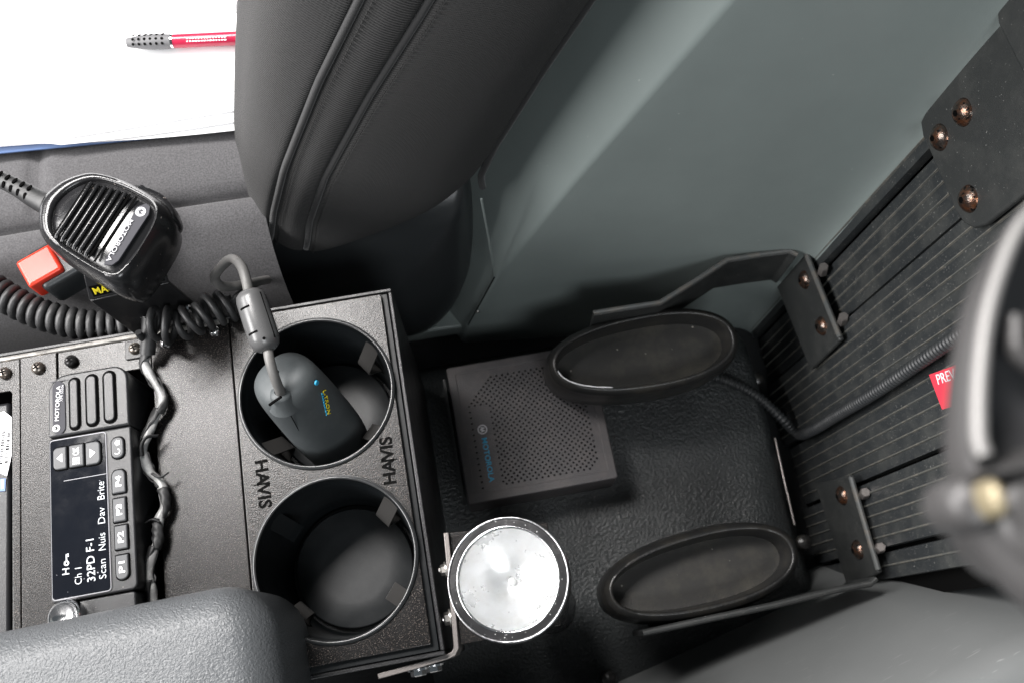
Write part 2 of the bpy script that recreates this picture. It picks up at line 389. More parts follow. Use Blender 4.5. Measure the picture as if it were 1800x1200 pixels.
add('panel', wing(cr, ed, (-0.45, 0.89, 0)), 'grey_panel', wp, smooth=60)
sm = [PY(x, y, 0.2492) for x, y in ((846, 350), (858, 415), (870, 486))] + [PY(x, y, 0.2490) for x, y in ((846, 530), (823, 571))]
add('panel_seam', tube(sm[:3], 0.0007, 6), 'grey_panel', wp)
add('panel_seam', tube(sm[2:], 0.0006, 6), 'black_hole', wp)
add('trim_screw', lathe([(0.0, 0.001), (0.0012, 0.0008), (0.0018, 0)], 12, axis_frame(PY(840, 548, 0.2465), (0, -1, 0))), 'zinc', wp)
ledge = [P(x, y, -0.235) for x, y in ((700, 590), (768, 580), (822, 572), (822, 530), (760, 530))]
add('floor_ledge', solid(ledge, (0, 0, -0.02)), 'grey_panel', wp, bevel=0.002)

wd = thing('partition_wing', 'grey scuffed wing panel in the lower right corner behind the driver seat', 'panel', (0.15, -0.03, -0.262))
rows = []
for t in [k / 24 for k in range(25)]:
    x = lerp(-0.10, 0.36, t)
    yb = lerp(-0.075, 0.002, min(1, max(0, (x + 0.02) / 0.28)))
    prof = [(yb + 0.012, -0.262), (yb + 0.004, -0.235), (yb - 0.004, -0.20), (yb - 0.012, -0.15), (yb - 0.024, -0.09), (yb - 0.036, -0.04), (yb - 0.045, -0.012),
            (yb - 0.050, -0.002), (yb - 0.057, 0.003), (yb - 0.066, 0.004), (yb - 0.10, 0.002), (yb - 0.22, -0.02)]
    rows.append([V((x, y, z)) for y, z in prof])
add('panel', grid(rows), 'grey_scuffed_shaded', wd, smooth=60)

# ================================================================== ribbed divider plate
PN = V((1, 0, -0.05)).normalized()
def plateX(z, off=0.0): return 0.256 + 0.05 * (z + 0.24) - off
rp = thing('ribbed_divider', 'black ribbed aluminium divider of upright dusty boards between the grey wings', 'partition', (0.26, 0.11, -0.262))
gaps = [-0.008, 0.0125, 0.0595, 0.1100, 0.1655, 0.2080, 0.2255]
z0, z1 = -0.258, 0.45
for gi in range(len(gaps) - 1):
    y0, y1 = gaps[gi] + 0.0011, gaps[gi + 1] - 0.0011
    back = 0.004 if gi in (0, 2, 4) else 0.0
    base = mesh([(plateX(z, o - back), y, z) for z in (z0, z1) for (o, y) in ((0, y0 + 0.0008), (0, y1 - 0.0008), (-0.006, y1), (-0.006, y0))],
                [(0, 1, 5, 4), (1, 2, 6, 5), (3, 0, 4, 7), (4, 5, 6, 7), (2, 3, 7, 6), (0, 3, 2, 1)])
    parts = [setmi(base, 0)]
    n = max(1, int(round((y1 - y0) / 0.0078)))
    for k in range(1, n + (0 if n > 1 else 1)):
        y = lerp(y0, y1, k / n)
        hw = 0.00042; h = 0.0011
        rb = mesh([(plateX(z, -back), y - hw * 1.8, z) for z in (z0, z1)] + [(plateX(z, h - back), y - hw * 0.6, z) for z in (z0, z1)] + [(plateX(z, h - back), y + hw * 0.6, z) for z in (z0, z1)] + [(plateX(z, -back), y + hw * 1.8, z) for z in (z0, z1)],
                  [(0, 2, 3, 1), (2, 4, 5, 3), (4, 6, 7, 5)])
        parts.append(setmi(rb, 1))
    me = join(parts)
    b_ = bmesh.new(); b_.from_mesh(me); bmesh.ops.recalc_face_normals(b_, faces=b_.faces); b_.to_mesh(me); b_.free()
    add('board', me, ['slat', 'slat_ridge'], rp, smooth=20)
add('backing_sheet', solid([(plateX(z0) + 0.011, -0.02, z0), (plateX(z0) + 0.011, 0.226, z0), (plateX(z1) + 0.011, 0.226, z1), (plateX(z1) + 0.011, -0.02, z1)], (0.004, 0, 0)), 'black_hole', rp)

PLN = (1, 0, -0.05)
def on_plate(x, y, off=0.0): return PL(x, y, (0.256 - off, 0, -0.24), PLN)
# warning label on the boards
lab = thing('warning_label', 'small red warning label with white capitals on the ribbed divider', 'label', on_plate(1660, 680, 0.0014))
a, b, c = on_plate(1633, 658, 0.0014), on_plate(1672, 644, 0.0014), on_plate(1656, 719, 0.0014)
ex = (b - a).normalized() * 0.05; ey = (c - a)
add('sticker', solid([a, a + ex, a + ex + ey, a + ey], (0.0002, 0, 0)), 'red_label', lab, smooth=0)
ux, uy = ex.normalized(), -ey.normalized()
text('PREV', lab, 'label_white', a + ux * 0.0155 + ey * 0.20 + V((-0.0002, 0, 0)), ux, uy, 0.0185, 0.0058, 0.0001)

# corrugated conduit
cd = thing('conduit', 'black corrugated conduit running down the ribbed divider to the floor', 'conduit', P(1400, 770, -0.24))
path = [on_plate(1760, 545, 0.006), on_plate(1660, 607, 0.005), on_plate(1540, 688, 0.005), on_plate(1470, 730, 0.005), on_plate(1425, 757, 0.006), P(1402, 762, -0.222), P(1375, 735, -0.212), P(1330, 695, -0.205), P(1275, 668, -0.198), P(1200, 650, -0.20)]
cp0 = catmull(path, 40); cp = [cp0[0]]; acc = 0.0
for i in range(1, len(cp0)):
    seg_l = (cp0[i] - cp0[i - 1]).length; d0 = 0.0005 - acc
    while d0 <= seg_l: cp.append(cp0[i - 1].lerp(cp0[i], d0 / seg_l)); d0 += 0.0005
    acc = seg_l - (d0 - 0.0005)
clen = [0.0]
for i in range(1, len(cp)): clen.append(clen[-1] + (cp[i] - cp[i - 1]).length)
add('hose', tube(cp, [0.0033 + 0.0010 * (0.5 + 0.5 * math.tanh(3 * math.sin(clen[i] / 0.0036 * 2 * math.pi))) for i in range(len(cp))], 12), 'conduit', cd, smooth=70)

# ================================================================== tunnel mat, floor pins
tm = thing('tunnel_mat', 'black grained vinyl hump over the floor under the speaker and rack', 'floor mat', (0.1, 0.1, -0.262))
rows = []
for i in range(41):
    x = lerp(-0.06, 0.231, i / 40); row = []
    for k in range(41):
        y = lerp(-0.06, 0.225, k / 40)
        z = -0.212 - 0.05 * max(0, (0.02 - y) / 0.09) ** 1.4 - 0.045 * max(0, (y - 0.185) / 0.05) ** 1.5
        z += 0.003 * noise.noise(V((x * 18, y * 18, 0))) - 0.012 * max(0, (x - 0.20) / 0.03) ** 2 * (0.6 + 0.4 * math.sin(y * 30))
        row.append(V((x, y, max(z, -0.262))))
    rows.append(row)
me = grid(rows); md_o = add('mat', me, 'mat_vinyl', tm, smooth=80)
s_ = md_o.modifiers.new('solid', 'SOLIDIFY'); s_.thickness = 0.004
add('edge_strip', tube([P(1360, 770, -0.218) + V((0.001, 0, 0)), P(1380, 850, -0.2165), P(1397, 922, -0.219)], 0.0009, 8), 'plated', tm)
for i, (x, y, l) in enumerate(((1330, 665, 'black dome floor pin beside the corrugated conduit'), (1413, 952, 'black dome floor pin between the lower oval cup and its bracket flange'), (1070, 1192, 'black dome floor pin at the bottom edge below the lower oval cup'))):
    p = P(x, y, -0.22)
    o = add('floor_pin', lathe([(0.0, 0.005), (0.003, 0.0046), (0.0052, 0.003), (0.006, 0.0), (0.006, -0.008), (0.0045, -0.009), (0.0045, -0.035)], 24, Matrix.Translation(p)), 'cup_rubber', None)
    tag(o, l, 'floor pin', 'floor pins')

# ================================================================== passenger seat
seat = thing('passenger_seat', 'dark fabric passenger car seat with piped backrest bolster and black plastic side cover', 'car seat', (-0.1, 0.35, -0.262))
O0 = V((-0.095, 0, -0.055)); S_ = V((0.41, 0, 0.912)); F_ = V((-0.912, 0, 0.41))
def fb(s): return interp([0.088, 0.10, 0.133, 0.207, 0.261, 0.5], [-0.098, -0.0915, -0.087, -0.0834, -0.0826, -0.082], s)
def f1(s): return interp([0.0, 0.011, 0.05, 0.10, 0.178, 0.239, 0.5], [0.016, 0.0185, 0.0235, 0.0266, 0.0253, 0.0208, 0.010], s)
def f2(s): return interp([0.0, 0.01, 0.05, 0.103, 0.18, 0.244, 0.5], [-0.0075, -0.004, 0.0025, 0.0052, 0.0013, -0.0052, -0.018], s)
def ff(s): return interp([-0.03, 0.0, 0.02, 0.107, 0.174, 0.5], [0.026, 0.031, 0.036, 0.0476, 0.0549, 0.075], s)
def sbot(f): return interp([-0.098, -0.093, -0.06, -0.0125, 0.0029, 0.0224, 0.06], [0.090, 0.077, 0.0385, -0.009, -0.0205, -0.014, 0.0], f)
def cols(s):
    B, A1, A2, FF = fb(s), f1(s), f2(s), ff(s)
    return [(B + 0.02, 0.40), (B - 0.002, 0.33), (B - 0.004, 0.285), (B, 0.268), (B + 0.006, 0.2615), (lerp(B, A2, 0.3), 0.2535), (lerp(B, A2, 0.55), 0.2515), (lerp(B, A2, 0.8), 0.2530),
            (A2 - 0.004, 0.2560), (A2, 0.2595), (A2 + 0.004, 0.2568), (lerp(A2, A1, 0.5), 0.2570), (A1 - 0.004, 0.2610), (A1, 0.2655), (A1 + 0.005, 0.2650), (lerp(A1, FF, 0.6), 0.2740),
            (lerp(A1, FF, 0.88), 0.287), (FF, 0.302), (FF + 0.002, 0.32), (FF - 0.002, 0.345), (FF - 0.014, 0.38), (FF - 0.03, 0.44), (FF - 0.035, 0.60)]
NC = len(cols(0.1))
def bolster_point(ci, s, sb, inward=0.0):
    d = min(1, max(0, (s - sb) / 0.045)); k = 1 - math.sqrt(max(0, 1 - (1 - d) ** 2))
    f, y = cols(max(s, sb))[ci]
    wf = min(1, max(0, (y - 0.262) / 0.05)) if ci > 13 else 0
    y2 = y + 0.036 * k * (1 - wf * 0.3)
    return O0 + S_ * s + F_ * (f - 0.035 * k * wf) + V((0, y2, 0))
rows = []
ts = [0, 0.008, 0.02, 0.035, 0.05, 0.07, 0.1, 0.14, 0.19, 0.25, 0.32, 0.4, 0.5, 0.6, 0.72, 0.85, 1]
sbs = [sbot(cols(0.08)[ci][0]) for ci in range(NC)]
first = []
for ci in range(NC):
    p = bolster_point(ci, sbs[ci] - 0.001, sbs[ci]); first.append(p + V((0, 0.03, 0)) + S_ * 0.004)
rows.append(catmull(first, 4))
for t in ts: rows.append(catmull([bolster_point(ci, lerp(sbs[ci], 0.5, t), sbs[ci]) for ci in range(NC)], 4))
bo = add('backrest', grid(rows), 'fabric', seat, smooth=80)
md = bo.modifiers.new('sub', 'SUBSURF'); md.levels = 1; md.render_levels = 2
def seam_line(fn, yy, s0, s1, n=60):
    out = []
    for k in range(n + 1):
        s = lerp(s0, s1, k / n); d = min(1, max(0, (s - s0) / 0.045)); kk = 1 - math.sqrt(max(0, 1 - (1 - d) ** 2))
        out.append(O0 + S_ * s + F_ * fn(s) + V((0, yy + 0.036 * kk, 0)))
    return out
for nm, fn, yy, s0 in (('a', f1, 0.2636, -0.0165), ('b', f2, 0.2582, -0.017), ):
    l1 = seam_line(fn, yy, s0, 0.5)
    add('seam_piping', tube(l1, 0.0020, 8), 'piping', seat, smooth=80)
    st = []
    l2 = seam_line(lambda s: fn(s) - 0.0040, yy - 0.0036, s0, 0.5, 170)
    for i in range(0, 168, 1):
        a_, b_ = l2[i], l2[i].lerp(l2[i + 1], 0.62); st.append(tube([a_, b_], 0.00032, 5))
    o = add('stitching', join(st), 'thread', seat, smooth=0); o['kind'] = 'stuff'
bk = [O0 + S_ * lerp(0.088, 0.5, k / 60) + F_ * (fb(lerp(0.088, 0.5, k / 60)) - 0.0005) + V((0, 0.2665, 0)) for k in range(61)]
bt = [O0 + S_ * sbot(f) + F_ * f + V((0, 0.2900, 0)) for f in [lerp(0.0, -0.096, k / 30) for k in range(31)]]
add('seam_piping', tube(bk, 0.0022, 8), 'piping', seat, smooth=80)
add('seam_piping', tube(bt, 0.0020, 8), 'piping', seat, smooth=80)
# black plastic side cover below the bolster
cov = [(-0.150, -0.14), (-0.140, -0.098), (-0.09, -0.062), (-0.025, -0.030), (0.012, -0.020), (0.025, -0.032), (0.0245, -0.11), (0.017, -0.172), (-0.004, -0.235), (-0.03, -0.262), (-0.10, -0.262), (-0.15, -0.24)]
cc_ = V((-0.06, 0, -0.15)); rows = []
for k, (sh, dy) in enumerate(((1.0, 0.10), (1.0, 0.030), (0.985, 0.018), (0.955, 0.010), (0.90, 0.002), (0.80, -0.004), (0.6, -0.010), (0.3, -0.014), (0.02, -0.0155))):
    pts = catmull([cc_ + (V((x, 0, z)) - cc_) * sh + V((0, 0.262 + dy, 0)) for x, z in cov + cov[:1]], 4)
    rows.append(pts)
add('side_cover', grid(rows), 'dark_trim', seat, smooth=80)
# seat cushion with seams
def cushion_row(x):
    e = 0.004 * noise.noise(V((x * 9, 0.3, 0)))
    seamx = math.exp(-((x + 0.233) / 0.004) ** 2) * 0.004
    pr = [(0.218, -0.20), (0.222, -0.12), (0.232, -0.06), (0.246, -0.026), (0.262, -0.009), (0.272, -0.004), (0.2785, -0.0045), (0.2815, -0.0095), (0.2845, -0.0035), (0.291, 0.0015), (0.305, 0.004), (0.32, 0.003), (0.345, -0.004), (0.40, -0.012), (0.70, -0.015)]
    out = []
    for y, z in pr: out.append(V((x, y + (0.010 * (x + 0.2)) * -0.6, z + e - (seamx if y > 0.29 else 0))))
    return catmull(out, 4)
rows = [cushion_row(lerp(-0.62, -0.102, k / 110)) for k in range(111)]
add('cushion', grid(rows), 'fabric_seat', seat, smooth=80)
# ================================================================== papers, folder, pen on the seat
fd = thing('folder', 'blue card folder under the white papers on the passenger seat', 'folder', (-0.3, 0.45, 0.0))
def wavy(y_edge, z, amp, ph, y2=0.85, x0=-0.62, x1=-0.06, th=0.0012):
    rows = []
    for j, t in enumerate((0, 0.02, 0.06, 0.15, 0.3, 0.6, 1)):
        rows.append([V((x, lerp(y_edge(x), y2, t), z + amp * math.sin(x * 16 + ph) * max(0, 1 - t * 2.5) + 0.0)) for x in [lerp(x0, x1, k / 40) for k in range(41)]])
    return grid(rows)
o = add('cover', wavy(lambda x: 0.3280 - 0.058 * (x + 0.26), 0.0085, 0.0004, 0.4), 'blue_card', fd, smooth=60); o.modifiers.new('s', 'SOLIDIFY').thickness = 0.0015
pa = thing('paper_stack', 'white paper sheets overexposed on the passenger seat', 'paper', (-0.3, 0.45, 0.0))
for i in range(3):
    o = add('sheet', wavy(lambda x: 0.330 - 0.060 * (x + 0.26) + 0.005 * math.sin(x * 13 + i) * (1 if x > -0.22 else 0.3) + i * 0.0016, 0.0125 + i * 0.0014, 0.0012, 1.2 + i * 0.6), 'paper', pa, smooth=60)
    o.modifiers.new('s', 'SOLIDIFY').thickness = 0.0003
pen = thing('pen', 'red ballpoint pen with grey dotted rubber grip lying on the papers', 'pen', P(330, 72, 0.022))
p0, p1, p2, p3 = P(224, 76, 0.0225), P(302, 73, 0.0225), P(306, 73, 0.0225), P(470, 65, 0.0225)
g = catmull([p0, p0.lerp(p1, 0.5), p1], 12)
add('grip', tube(g, lambda t: 0.0028 + 0.0022 * math.sin(min(1, t * 1.5) * math.pi / 2 * 0.9) - 0.0008 * t * t, 16), 'pen_grip', pen, smooth=60)
dots = []
ax = (p1 - p0).normalized(); sd = UP.cross(ax)
for k in range(6):
    for a_ in (-50, -12, 28, 60):
        d = (UP * math.cos(math.radians(a_)) + sd * math.sin(math.radians(a_)))
        dots.append(lathe([(0, 0.0004), (0.0007, 0.0003), (0.0009, 0)], 8, axis_frame(p0.lerp(p1, 0.18 + 0.13 * k) + d * 0.0045, d)))
add('grip_dots', join(dots), 'engraved', pen)
add('collar', tube([p1, p2], 0.0042, 16), 'chrome', pen)
add('barrel', tube([p2, p2.lerp(p3, 0.5), p3], 0.0041, 20), 'pen_red', pen, smooth=60)
q0, q1 = P(326, 70, 0.0268), P(398, 67, 0.0268)
for dy, nm_ in ((0.0009, 'lettering'), (-0.0012, 'lettering')):
    add(nm_, join([boxm(q0.lerp(q1, (k + 0.5) / 14) + V((0, dy, -0.0002)), ((q1 - q0).length / 14 * random.uniform(0.5, 0.85), 0.0008, 0.0002)) for k in range(14)]), 'label_white', pen, smooth=0)
clp = thing('wire_clip', 'thin grey wire clip on the papers beside the backrest', 'clip', P(424, 40, 0.02))
add('hook', tube(catmull([P(434, 4, 0.020), P(421, 5, 0.021), P(420, 24, 0.021)], 6), 0.0018, 8), 'pen_grip', clp)
add('wire', tube([P(421, 20, 0.019), P(422, 55, 0.019), P(424, 120, 0.019)], 0.0005, 6), 'pen_grip', clp)

# ================================================================== seat belt buckle
bu = thing('seat_belt_buckle', 'red button seat belt buckle in black housing behind the microphone', 'buckle', P(110, 490, -0.01))
bz = 0.012
bp_ = [P(x, y, bz) for x, y in ((36, 482), (41, 511), (100, 478), (170, 520), (160, 450), (75, 434))]
ax = (P(140, 436, bz) - P(38, 494, bz)).normalized(); sd = UP.cross(ax).normalized()
c0 = P(46, 486, bz)
Mb = frame(c0, ax, sd)
add('housing', shape2d([rrect(0.004, 0.075, -0.0135, 0.0135, 0.004)], 0.022, Mb @ flat(0.0), 0.003), 'dark_trim', bu, smooth=60)
add('button', shape2d([rrect(-0.001, 0.020, -0.0095, 0.0095, 0.002)], 0.016, Mb @ flat(0.0035), 0.002), 'buckle_red', bu, smooth=60)
add('stalk', boxm(Mb @ V((0.085, -0.002, -0.035)), (0.05, 0.020, 0.004), Mb.to_3x3() @ Matrix.Rotation(0.9, 3, 'Y')), 'piping', bu)

# ================================================================== equipment console
CX0, CX1, CY0, CY1 = -0.42, -0.0335, -0.0005, 0.2035
con = thing('equipment_console', 'black powder coated steel equipment console with screwed face plates', 'console', (-0.2, 0.1, -0.262))
add('side_wall', bx(CX0, CX1, CY1 - 0.0022, CY1, -0.262, -0.0006), 'powder_smooth', con, bevel=0.0005)
add('side_wall', bx(CX0, CX1, CY0, CY0 + 0.0022, -0.262, -0.0012), 'powder_smooth', con, bevel=0.0005)
add('end_wall', bx(CX1 - 0.0022, CX1, CY0 + 0.0023, CY1 - 0.0023, -0.262, -0.0009), 'powder_smooth', con, bevel=0.0005)
add('top_rail', tube([V((CX0, CY1 - 0.0045, -0.0005)), V((-0.27, CY1 - 0.0045, -0.0005)), V((-0.128, CY1 - 0.0035, -0.0005))], 0.0016, 10), 'zinc', con, label='worn bright upper edge rail')
add('recess_floor', bx(CX0, -0.128, 0.004, 0.2005, -0.045, -0.042), 'black_hole', con)
# face plates (right to left: blank, radio surround, narrow strip, end plate with opening)
def plate(polys, z=0.0, th=0.002, m='powder'):
    return add('face_plate', shape2d(polys, th, flat(z), 0.0005), m, con, smooth=40)
plate([rrect(-0.1722, -0.1278, 0.006, 0.1985, 0.0008)])
plate([[(-0.2246, 0.006), (-0.2246, 0.1985), (-0.1727, 0.1985), (-0.1727, 0.1800), (-0.2210, 0.1800), (-0.2210, 0.006)]], z=-0.0006)
plate([rrect(-0.2452, -0.2250, 0.006, 0.1985, 0.0008)])
plate([[(-0.34, 0.006), (-0.2456, 0.006), (-0.2456, 0.1985), (-0.34, 0.1985), (-0.34, 0.1800), (-0.2512, 0.1800), (-0.2500, 0.1785), (-0.2500, 0.012), (-0.34, 0.012)]], z=-0.0003)
def screw(p, r, m, ph):
    M = Matrix.Translation(p) @ Matrix.Rotation(ph, 4, 'Z')
    o = add('screw', lathe([(r * 0.0, r * 0.75), (r * 0.45, r * 0.72), (r * 0.8, r * 0.5), (r, r * 0.18), (r, -0.0015)], 20, M), m, con, smooth=50)
    k = join([boxm((0, 0, 0), (r * 1.05, r * 0.26, r * 0.12)), boxm((0, 0, 0.00001), (r * 0.26, r * 1.05, r * 0.12))]); k.transform(M @ Matrix.Translation((0, 0, r * 0.70)))
    add('recess', k, 'engraved', o, smooth=0)
for (x, y, r, m) in ((8, 655, 0.0034, 'screw_steel'), (67, 646, 0.0036, 'screw_steel'), (125, 634, 0.0036, 'screw_black'), (237, 612, 0.0034, 'screw_steel'), (377, 582, 0.0030, 'chrome'), (291, 602, 0.0030, 'chrome')):
    screw(P(x, y, 0.001), r, m, random.random())
wb = add('washer_block', shape2d([rrect(-0.0055, 0.0055, -0.0055, 0.0055, 0.001)], 0.004, Matrix.Translation(P(237, 614, 0.0005)), 0.0006), 'powder_smooth', con)

# device in the left opening, with its sticker
dv = thing('control_head', 'black control head sunk in the console opening at the left edge', 'control head', (-0.30, 0.1, -0.03))
add('case', bx(-0.345, -0.2545, 0.014, 0.176, -0.04, -0.0065), 'radio_plastic', dv, bevel=0.002)
stk = thing('barcode_sticker', 'white barcode sticker on the control head at the left edge', 'sticker', P(5, 780, -0.006))
zz_ = -0.0058
s4 = [P(x, y, zz_) for x, y in ((7, 722), (20, 732), (20, 800), (12, 836), (-30, 818), (-30, 735))]
add('sheet', solid(s4, (0, 0, -0.0002)), 'label_white', stk, smooth=0)
bars = []
e1 = (P(18, 740, zz_) - P(9, 830, zz_)).normalized(); e2 = UP.cross(e1)
for row, (cx, cy) in enumerate(((13, 785), (4, 782), (-6, 780))):
    p = P(cx, cy, zz_ + 0.0002); t = -0.010
    while t < 0.010:
        wdt = random.choice((0.00025, 0.0005, 0.0008)); bars.append(boxm(p + e1 * t, (wdt, 0.0018, 0.0001), frame((0, 0, 0), e1, e2).to_3x3())); t += wdt + random.choice((0.0003, 0.0005, 0.0008))
add('barcode', join(bars), 'engraved', stk, smooth=0)
bl = thing('blue_sticker', 'small dark blue sticker with a white bar below the barcode sticker', 'sticker', P(2, 850, -0.006))
add('sheet', solid([P(x, y, zz_) for x, y in ((-25, 842), (10, 840), (9, 862), (-25, 864))], (0, 0, -0.0002)), 'blue_card', bl, smooth=0)
add('bar', boxm(P(4, 850, zz_ + 0.0002), (0.0012, 0.005, 0.0001)), 'label_white', bl, smooth=0)

# ================================================================== cup holder
ch = thing('cup_holder', 'black twin cup holder plate with two round wells on the console end', 'cup holder', (-0.083, 0.103, -0.07))
WX = -0.0826; WY = (0.1484, 0.057); WR = 0.0425
PX0, PX1, PY0, PY1 = -0.1269, -0.0395, 0.0055, 0.2000
add('plate', shape2d([rrect(PX0, PX1, PY0, PY1, 0.001), circ(WX, WY[0], WR - 0.0006, 72), circ(WX, WY[1], WR - 0.0006, 72)], 0.0026, flat(0.0012), 0.0005), 'powder', ch, smooth=50)
add('edge_channel', shape2d([rrect(-0.1274, -0.0362, 0.0022, 0.2008, 0.0006), rrect(-0.1255, -0.041, 0.0075, 0.1985, 0.0006)], 0.006, flat(-0.0018), 0.0004), 'well_plastic', ch)
for i, cy in enumerate(WY):
    M = Matrix.Translation((WX, cy, 0))
    wl_ = add('well', lathe([(WR + 0.0012, 0.0012), (WR + 0.0010, 0.0022), (WR - 0.0002, 0.0024), (WR - 0.0010, 0.0016), (WR - 0.0013, -0.004), (WR - 0.0018, -0.006), (WR - 0.0022, -0.007), (0.0385, -0.050), (0.0374, -0.066), (0.0370, -0.0668), (0.0346, -0.0668), (0.0, -0.0668)], 80, M), 'well_plastic', ch, smooth=40)
    add('floor_disc', lathe([(0.0346, -0.0666), (0.0345, -0.0612), (0.0342, -0.0604), (0.0336, -0.0600), (0.02, -0.0600), (0.0, -0.0600)], 80, M), 'disc_plastic', wl_, smooth=40)
    add('rim_lip', tube([V((WX + (WR - 0.0003) * math.cos(2 * math.pi * k / 96), cy + (WR - 0.0003) * math.sin(2 * math.pi * k / 96), 0.0019)) for k in range(97)], 0.0009, 8, caps=False), 'lip_gloss', wl_, smooth=80)
    for ang in (38, 140, 222, 320):
        a_ = math.radians(ang + (0 if i else -3)); er = V((math.cos(a_), math.sin(a_), 0)); et = V((-math.sin(a_), math.cos(a_), 0)); c = V((WX, cy, 0)); hw = et * 0.0050
        prof = [(0.0416, -0.005), (0.0380, -0.011), (0.0335, -0.0185), (0.0310, -0.0225), (0.0304, -0.0250), (0.0315, -0.028), (0.0345, -0.031), (0.0375, -0.036)]
        add('spring_tab', sheet([(c + er * r + UP * z - hw, c + er * r + UP * z + hw) for r, z in prof], 0.0009), 'tab_metal' if ang != 140 else 'well_plastic', wl_, smooth=60)
        add('tab_slot', boxm(c + er * 0.0399 + UP * (-0.027), (0.0006, 0.0105, 0.034), frame((0, 0, 0), er, et).to_3x3() @ Matrix.Rotation(0.09, 3, 'Y')), 'black_hole', wl_, smooth=0)
def havis(c, xd, ud, L, Hh):
    t = text('HAVIS', ch, 'engraved', c, xd, ud, L, Hh, 0.00012, bold=0.03)
    xd, ud = V(xd), V(ud); c = V(c)
    a = c + xd * (-0.04 * L) + ud * (Hh * 0.52); b = c + xd * (-0.245 * L) * 0 + ud * (-Hh * 0.9) + xd * (0.03 * L)
    # the long diagonal stroke between A and V
    p, q = c + xd * (-0.20 * L) + ud * (-Hh * 0.80), c + xd * (0.035 * L) + ud * (Hh * 0.50)
    d = (q - p).normalized(); n = UP.cross(d)
    add('lettering', solid([p + n * 0.0001, q + n * 0.0008, q - n * 0.0008, p - n * 0.0001], (0, 0, 0.00012)), 'engraved', ch, smooth=0)
zt = 0.00125
pa_, pb_ = P(459, 808, zt), P(467, 892, zt); havis((pa_ + pb_) / 2, (pb_ - pa_), UP.cross(pb_ - pa_).normalized() * 1.0, (pb_ - pa_).length, 0.0072)
pa_, pb_ = P(686, 850, zt), P(677, 767, zt); havis((pa_ + pb_) / 2, (pb_ - pa_), UP.cross(pb_ - pa_).normalized() * 1.0, (pb_ - pa_).length, 0.0072)

# ================================================================== two way radio
rz = 0.020
ra = thing('two_way_radio', 'black vehicle two way radio with dark screen and grey buttons in the console', 'radio', (-0.2, 0.11, -0.03))
RX0, RX1 = -0.2206, -0.1778
add('body', shape2d([rrect(RX0, RX1, 0.0575, 0.1418, [0.001, 0.001, 0.002, 0.003])], 0.05, flat(rz), 0.0010, 3), 'radio_plastic', ra, smooth=50)
add('speaker_front', shape2d([rrect(RX0 + 0.0002, RX1 - 0.0004, 0.1424, 0.1765, [0.008, 0.010, 0.001, 0.001])], 0.05, flat(rz + 0.0002), 0.0012, 3), 'radio_plastic', ra, smooth=50)
add('lower_front', shape2d([rrect(RX0 + 0.001, RX1 - 0.002, 0.030, 0.0571, 0.002)], 0.05, flat(rz - 0.002), 0.001), 'radio_plastic', ra)
def pxrect(x0, x1, y0, y1, z):
    c = P((x0 + x1) / 2, (y0 + y1) / 2, z); k = pxm((x0 + x1) / 2, (y0 + y1) / 2, z)
    return c.x - (x1 - x0) / 2 / k * 0.97, c.x + (x1 - x0) / 2 / k * 0.97, c.y - (y1 - y0) / 2 / k * 1.02, c.y + (y1 - y0) / 2 / k * 1.02
for (x0, x1, y0, y1) in ((121, 143, 661, 757), (150, 175, 655, 751), (181, 206, 649, 745)):
    a, b, c, d = pxrect(x0, x1, y0, y1, rz); r = (b - a) / 2 - 0.0001
    sg = add('speaker_slot', shape2d([rrect(a, b, c, d, r, 8)], 0.001, flat(rz + 0.00035)), 'black_hole', ra, smooth=0)
    add('slot_bar', shape2d([rrect(a + 0.0011, b - 0.0011, c + 0.0013, d - 0.0013, r - 0.0011, 8)], 0.002, flat(rz + 0.0016), 0.0006), 'radio_plastic', sg, smooth=50)
a, b, c, d = pxrect(90, 116, 669, 764, rz)
add('name_badge', shape2d([rrect(a + 0.001, b, c, d, 0.0036, 8)], 0.001, flat(rz + 0.0008), 0.0003), 'name_plate', ra)
zb = rz + 0.0009
text_px('MOTOROLA', ra, 'print_white', (100, 739), (103, 678), zb, 7, bold=-0.005)
text_px('XPR 5550e', ra, 'print_dim', (108, 705), (110, 676), zb, 5)
def batwing(parent, p, r, xd, ud, m1, m2, h=0.0001):
    xd, ud = V(xd).normalized(), V(ud).normalized(); Mf = frame(p, xd, ud)
    add('emblem', shape2d([circ(0, 0, r, 28), circ(0, 0, r * 0.80, 28)] if m2 is None else [circ(0, 0, r, 28)], h, Mf @ flat(h), 0), m1, parent, smooth=0)
    q = [(-0.62, -0.55), (-0.30, 0.62), (0.0, -0.05), (0.30, 0.62), (0.62, -0.55), (0.30, -0.12), (0.0, -0.62), (-0.30, -0.12)]
    add('emblem', shape2d([[(a_ * r, b_ * r) for a_, b_ in q]], h, Mf @ flat(h * 2.2), 0), m2 or m1, parent, smooth=0)
batwing(ra, P(99, 752, zb), 0.0019, (0, 1, 0), (-1, 0, 0), 'print_white', 'engraved')
a, b, c, d = RX0 + 0.0008, P(190, 900, rz).x, 0.0592, 0.1404
add('screen_surround', shape2d([rrect(a, b + 0.0007, c - 0.0006, d + 0.0006, 0.002)], 0.001, flat(rz + 0.0006), 0.0003), 'print_grey', ra)
scg = add('screen', shape2d([rrect(a + 0.0003, b + 0.0001, c, d, 0.0016)], 0.001, flat(rz + 0.0009), 0.0002), 'screen_glass', ra)
zs_ = rz + 0.0010
text_px('H', scg, 'screen_text', (116, 1009), (116, 998), zs_, 12, bold=0.0)
kx, ky = P(117, 989, zs_), P(117, 978, zs_)
add('key_symbol', shape2d([circ(kx.x, kx.y, 0.0013, 16), circ(kx.x, kx.y, 0.0006, 12)], 0.0001, flat(zs_ + 0.0001)), 'screen_text', scg, smooth=0)
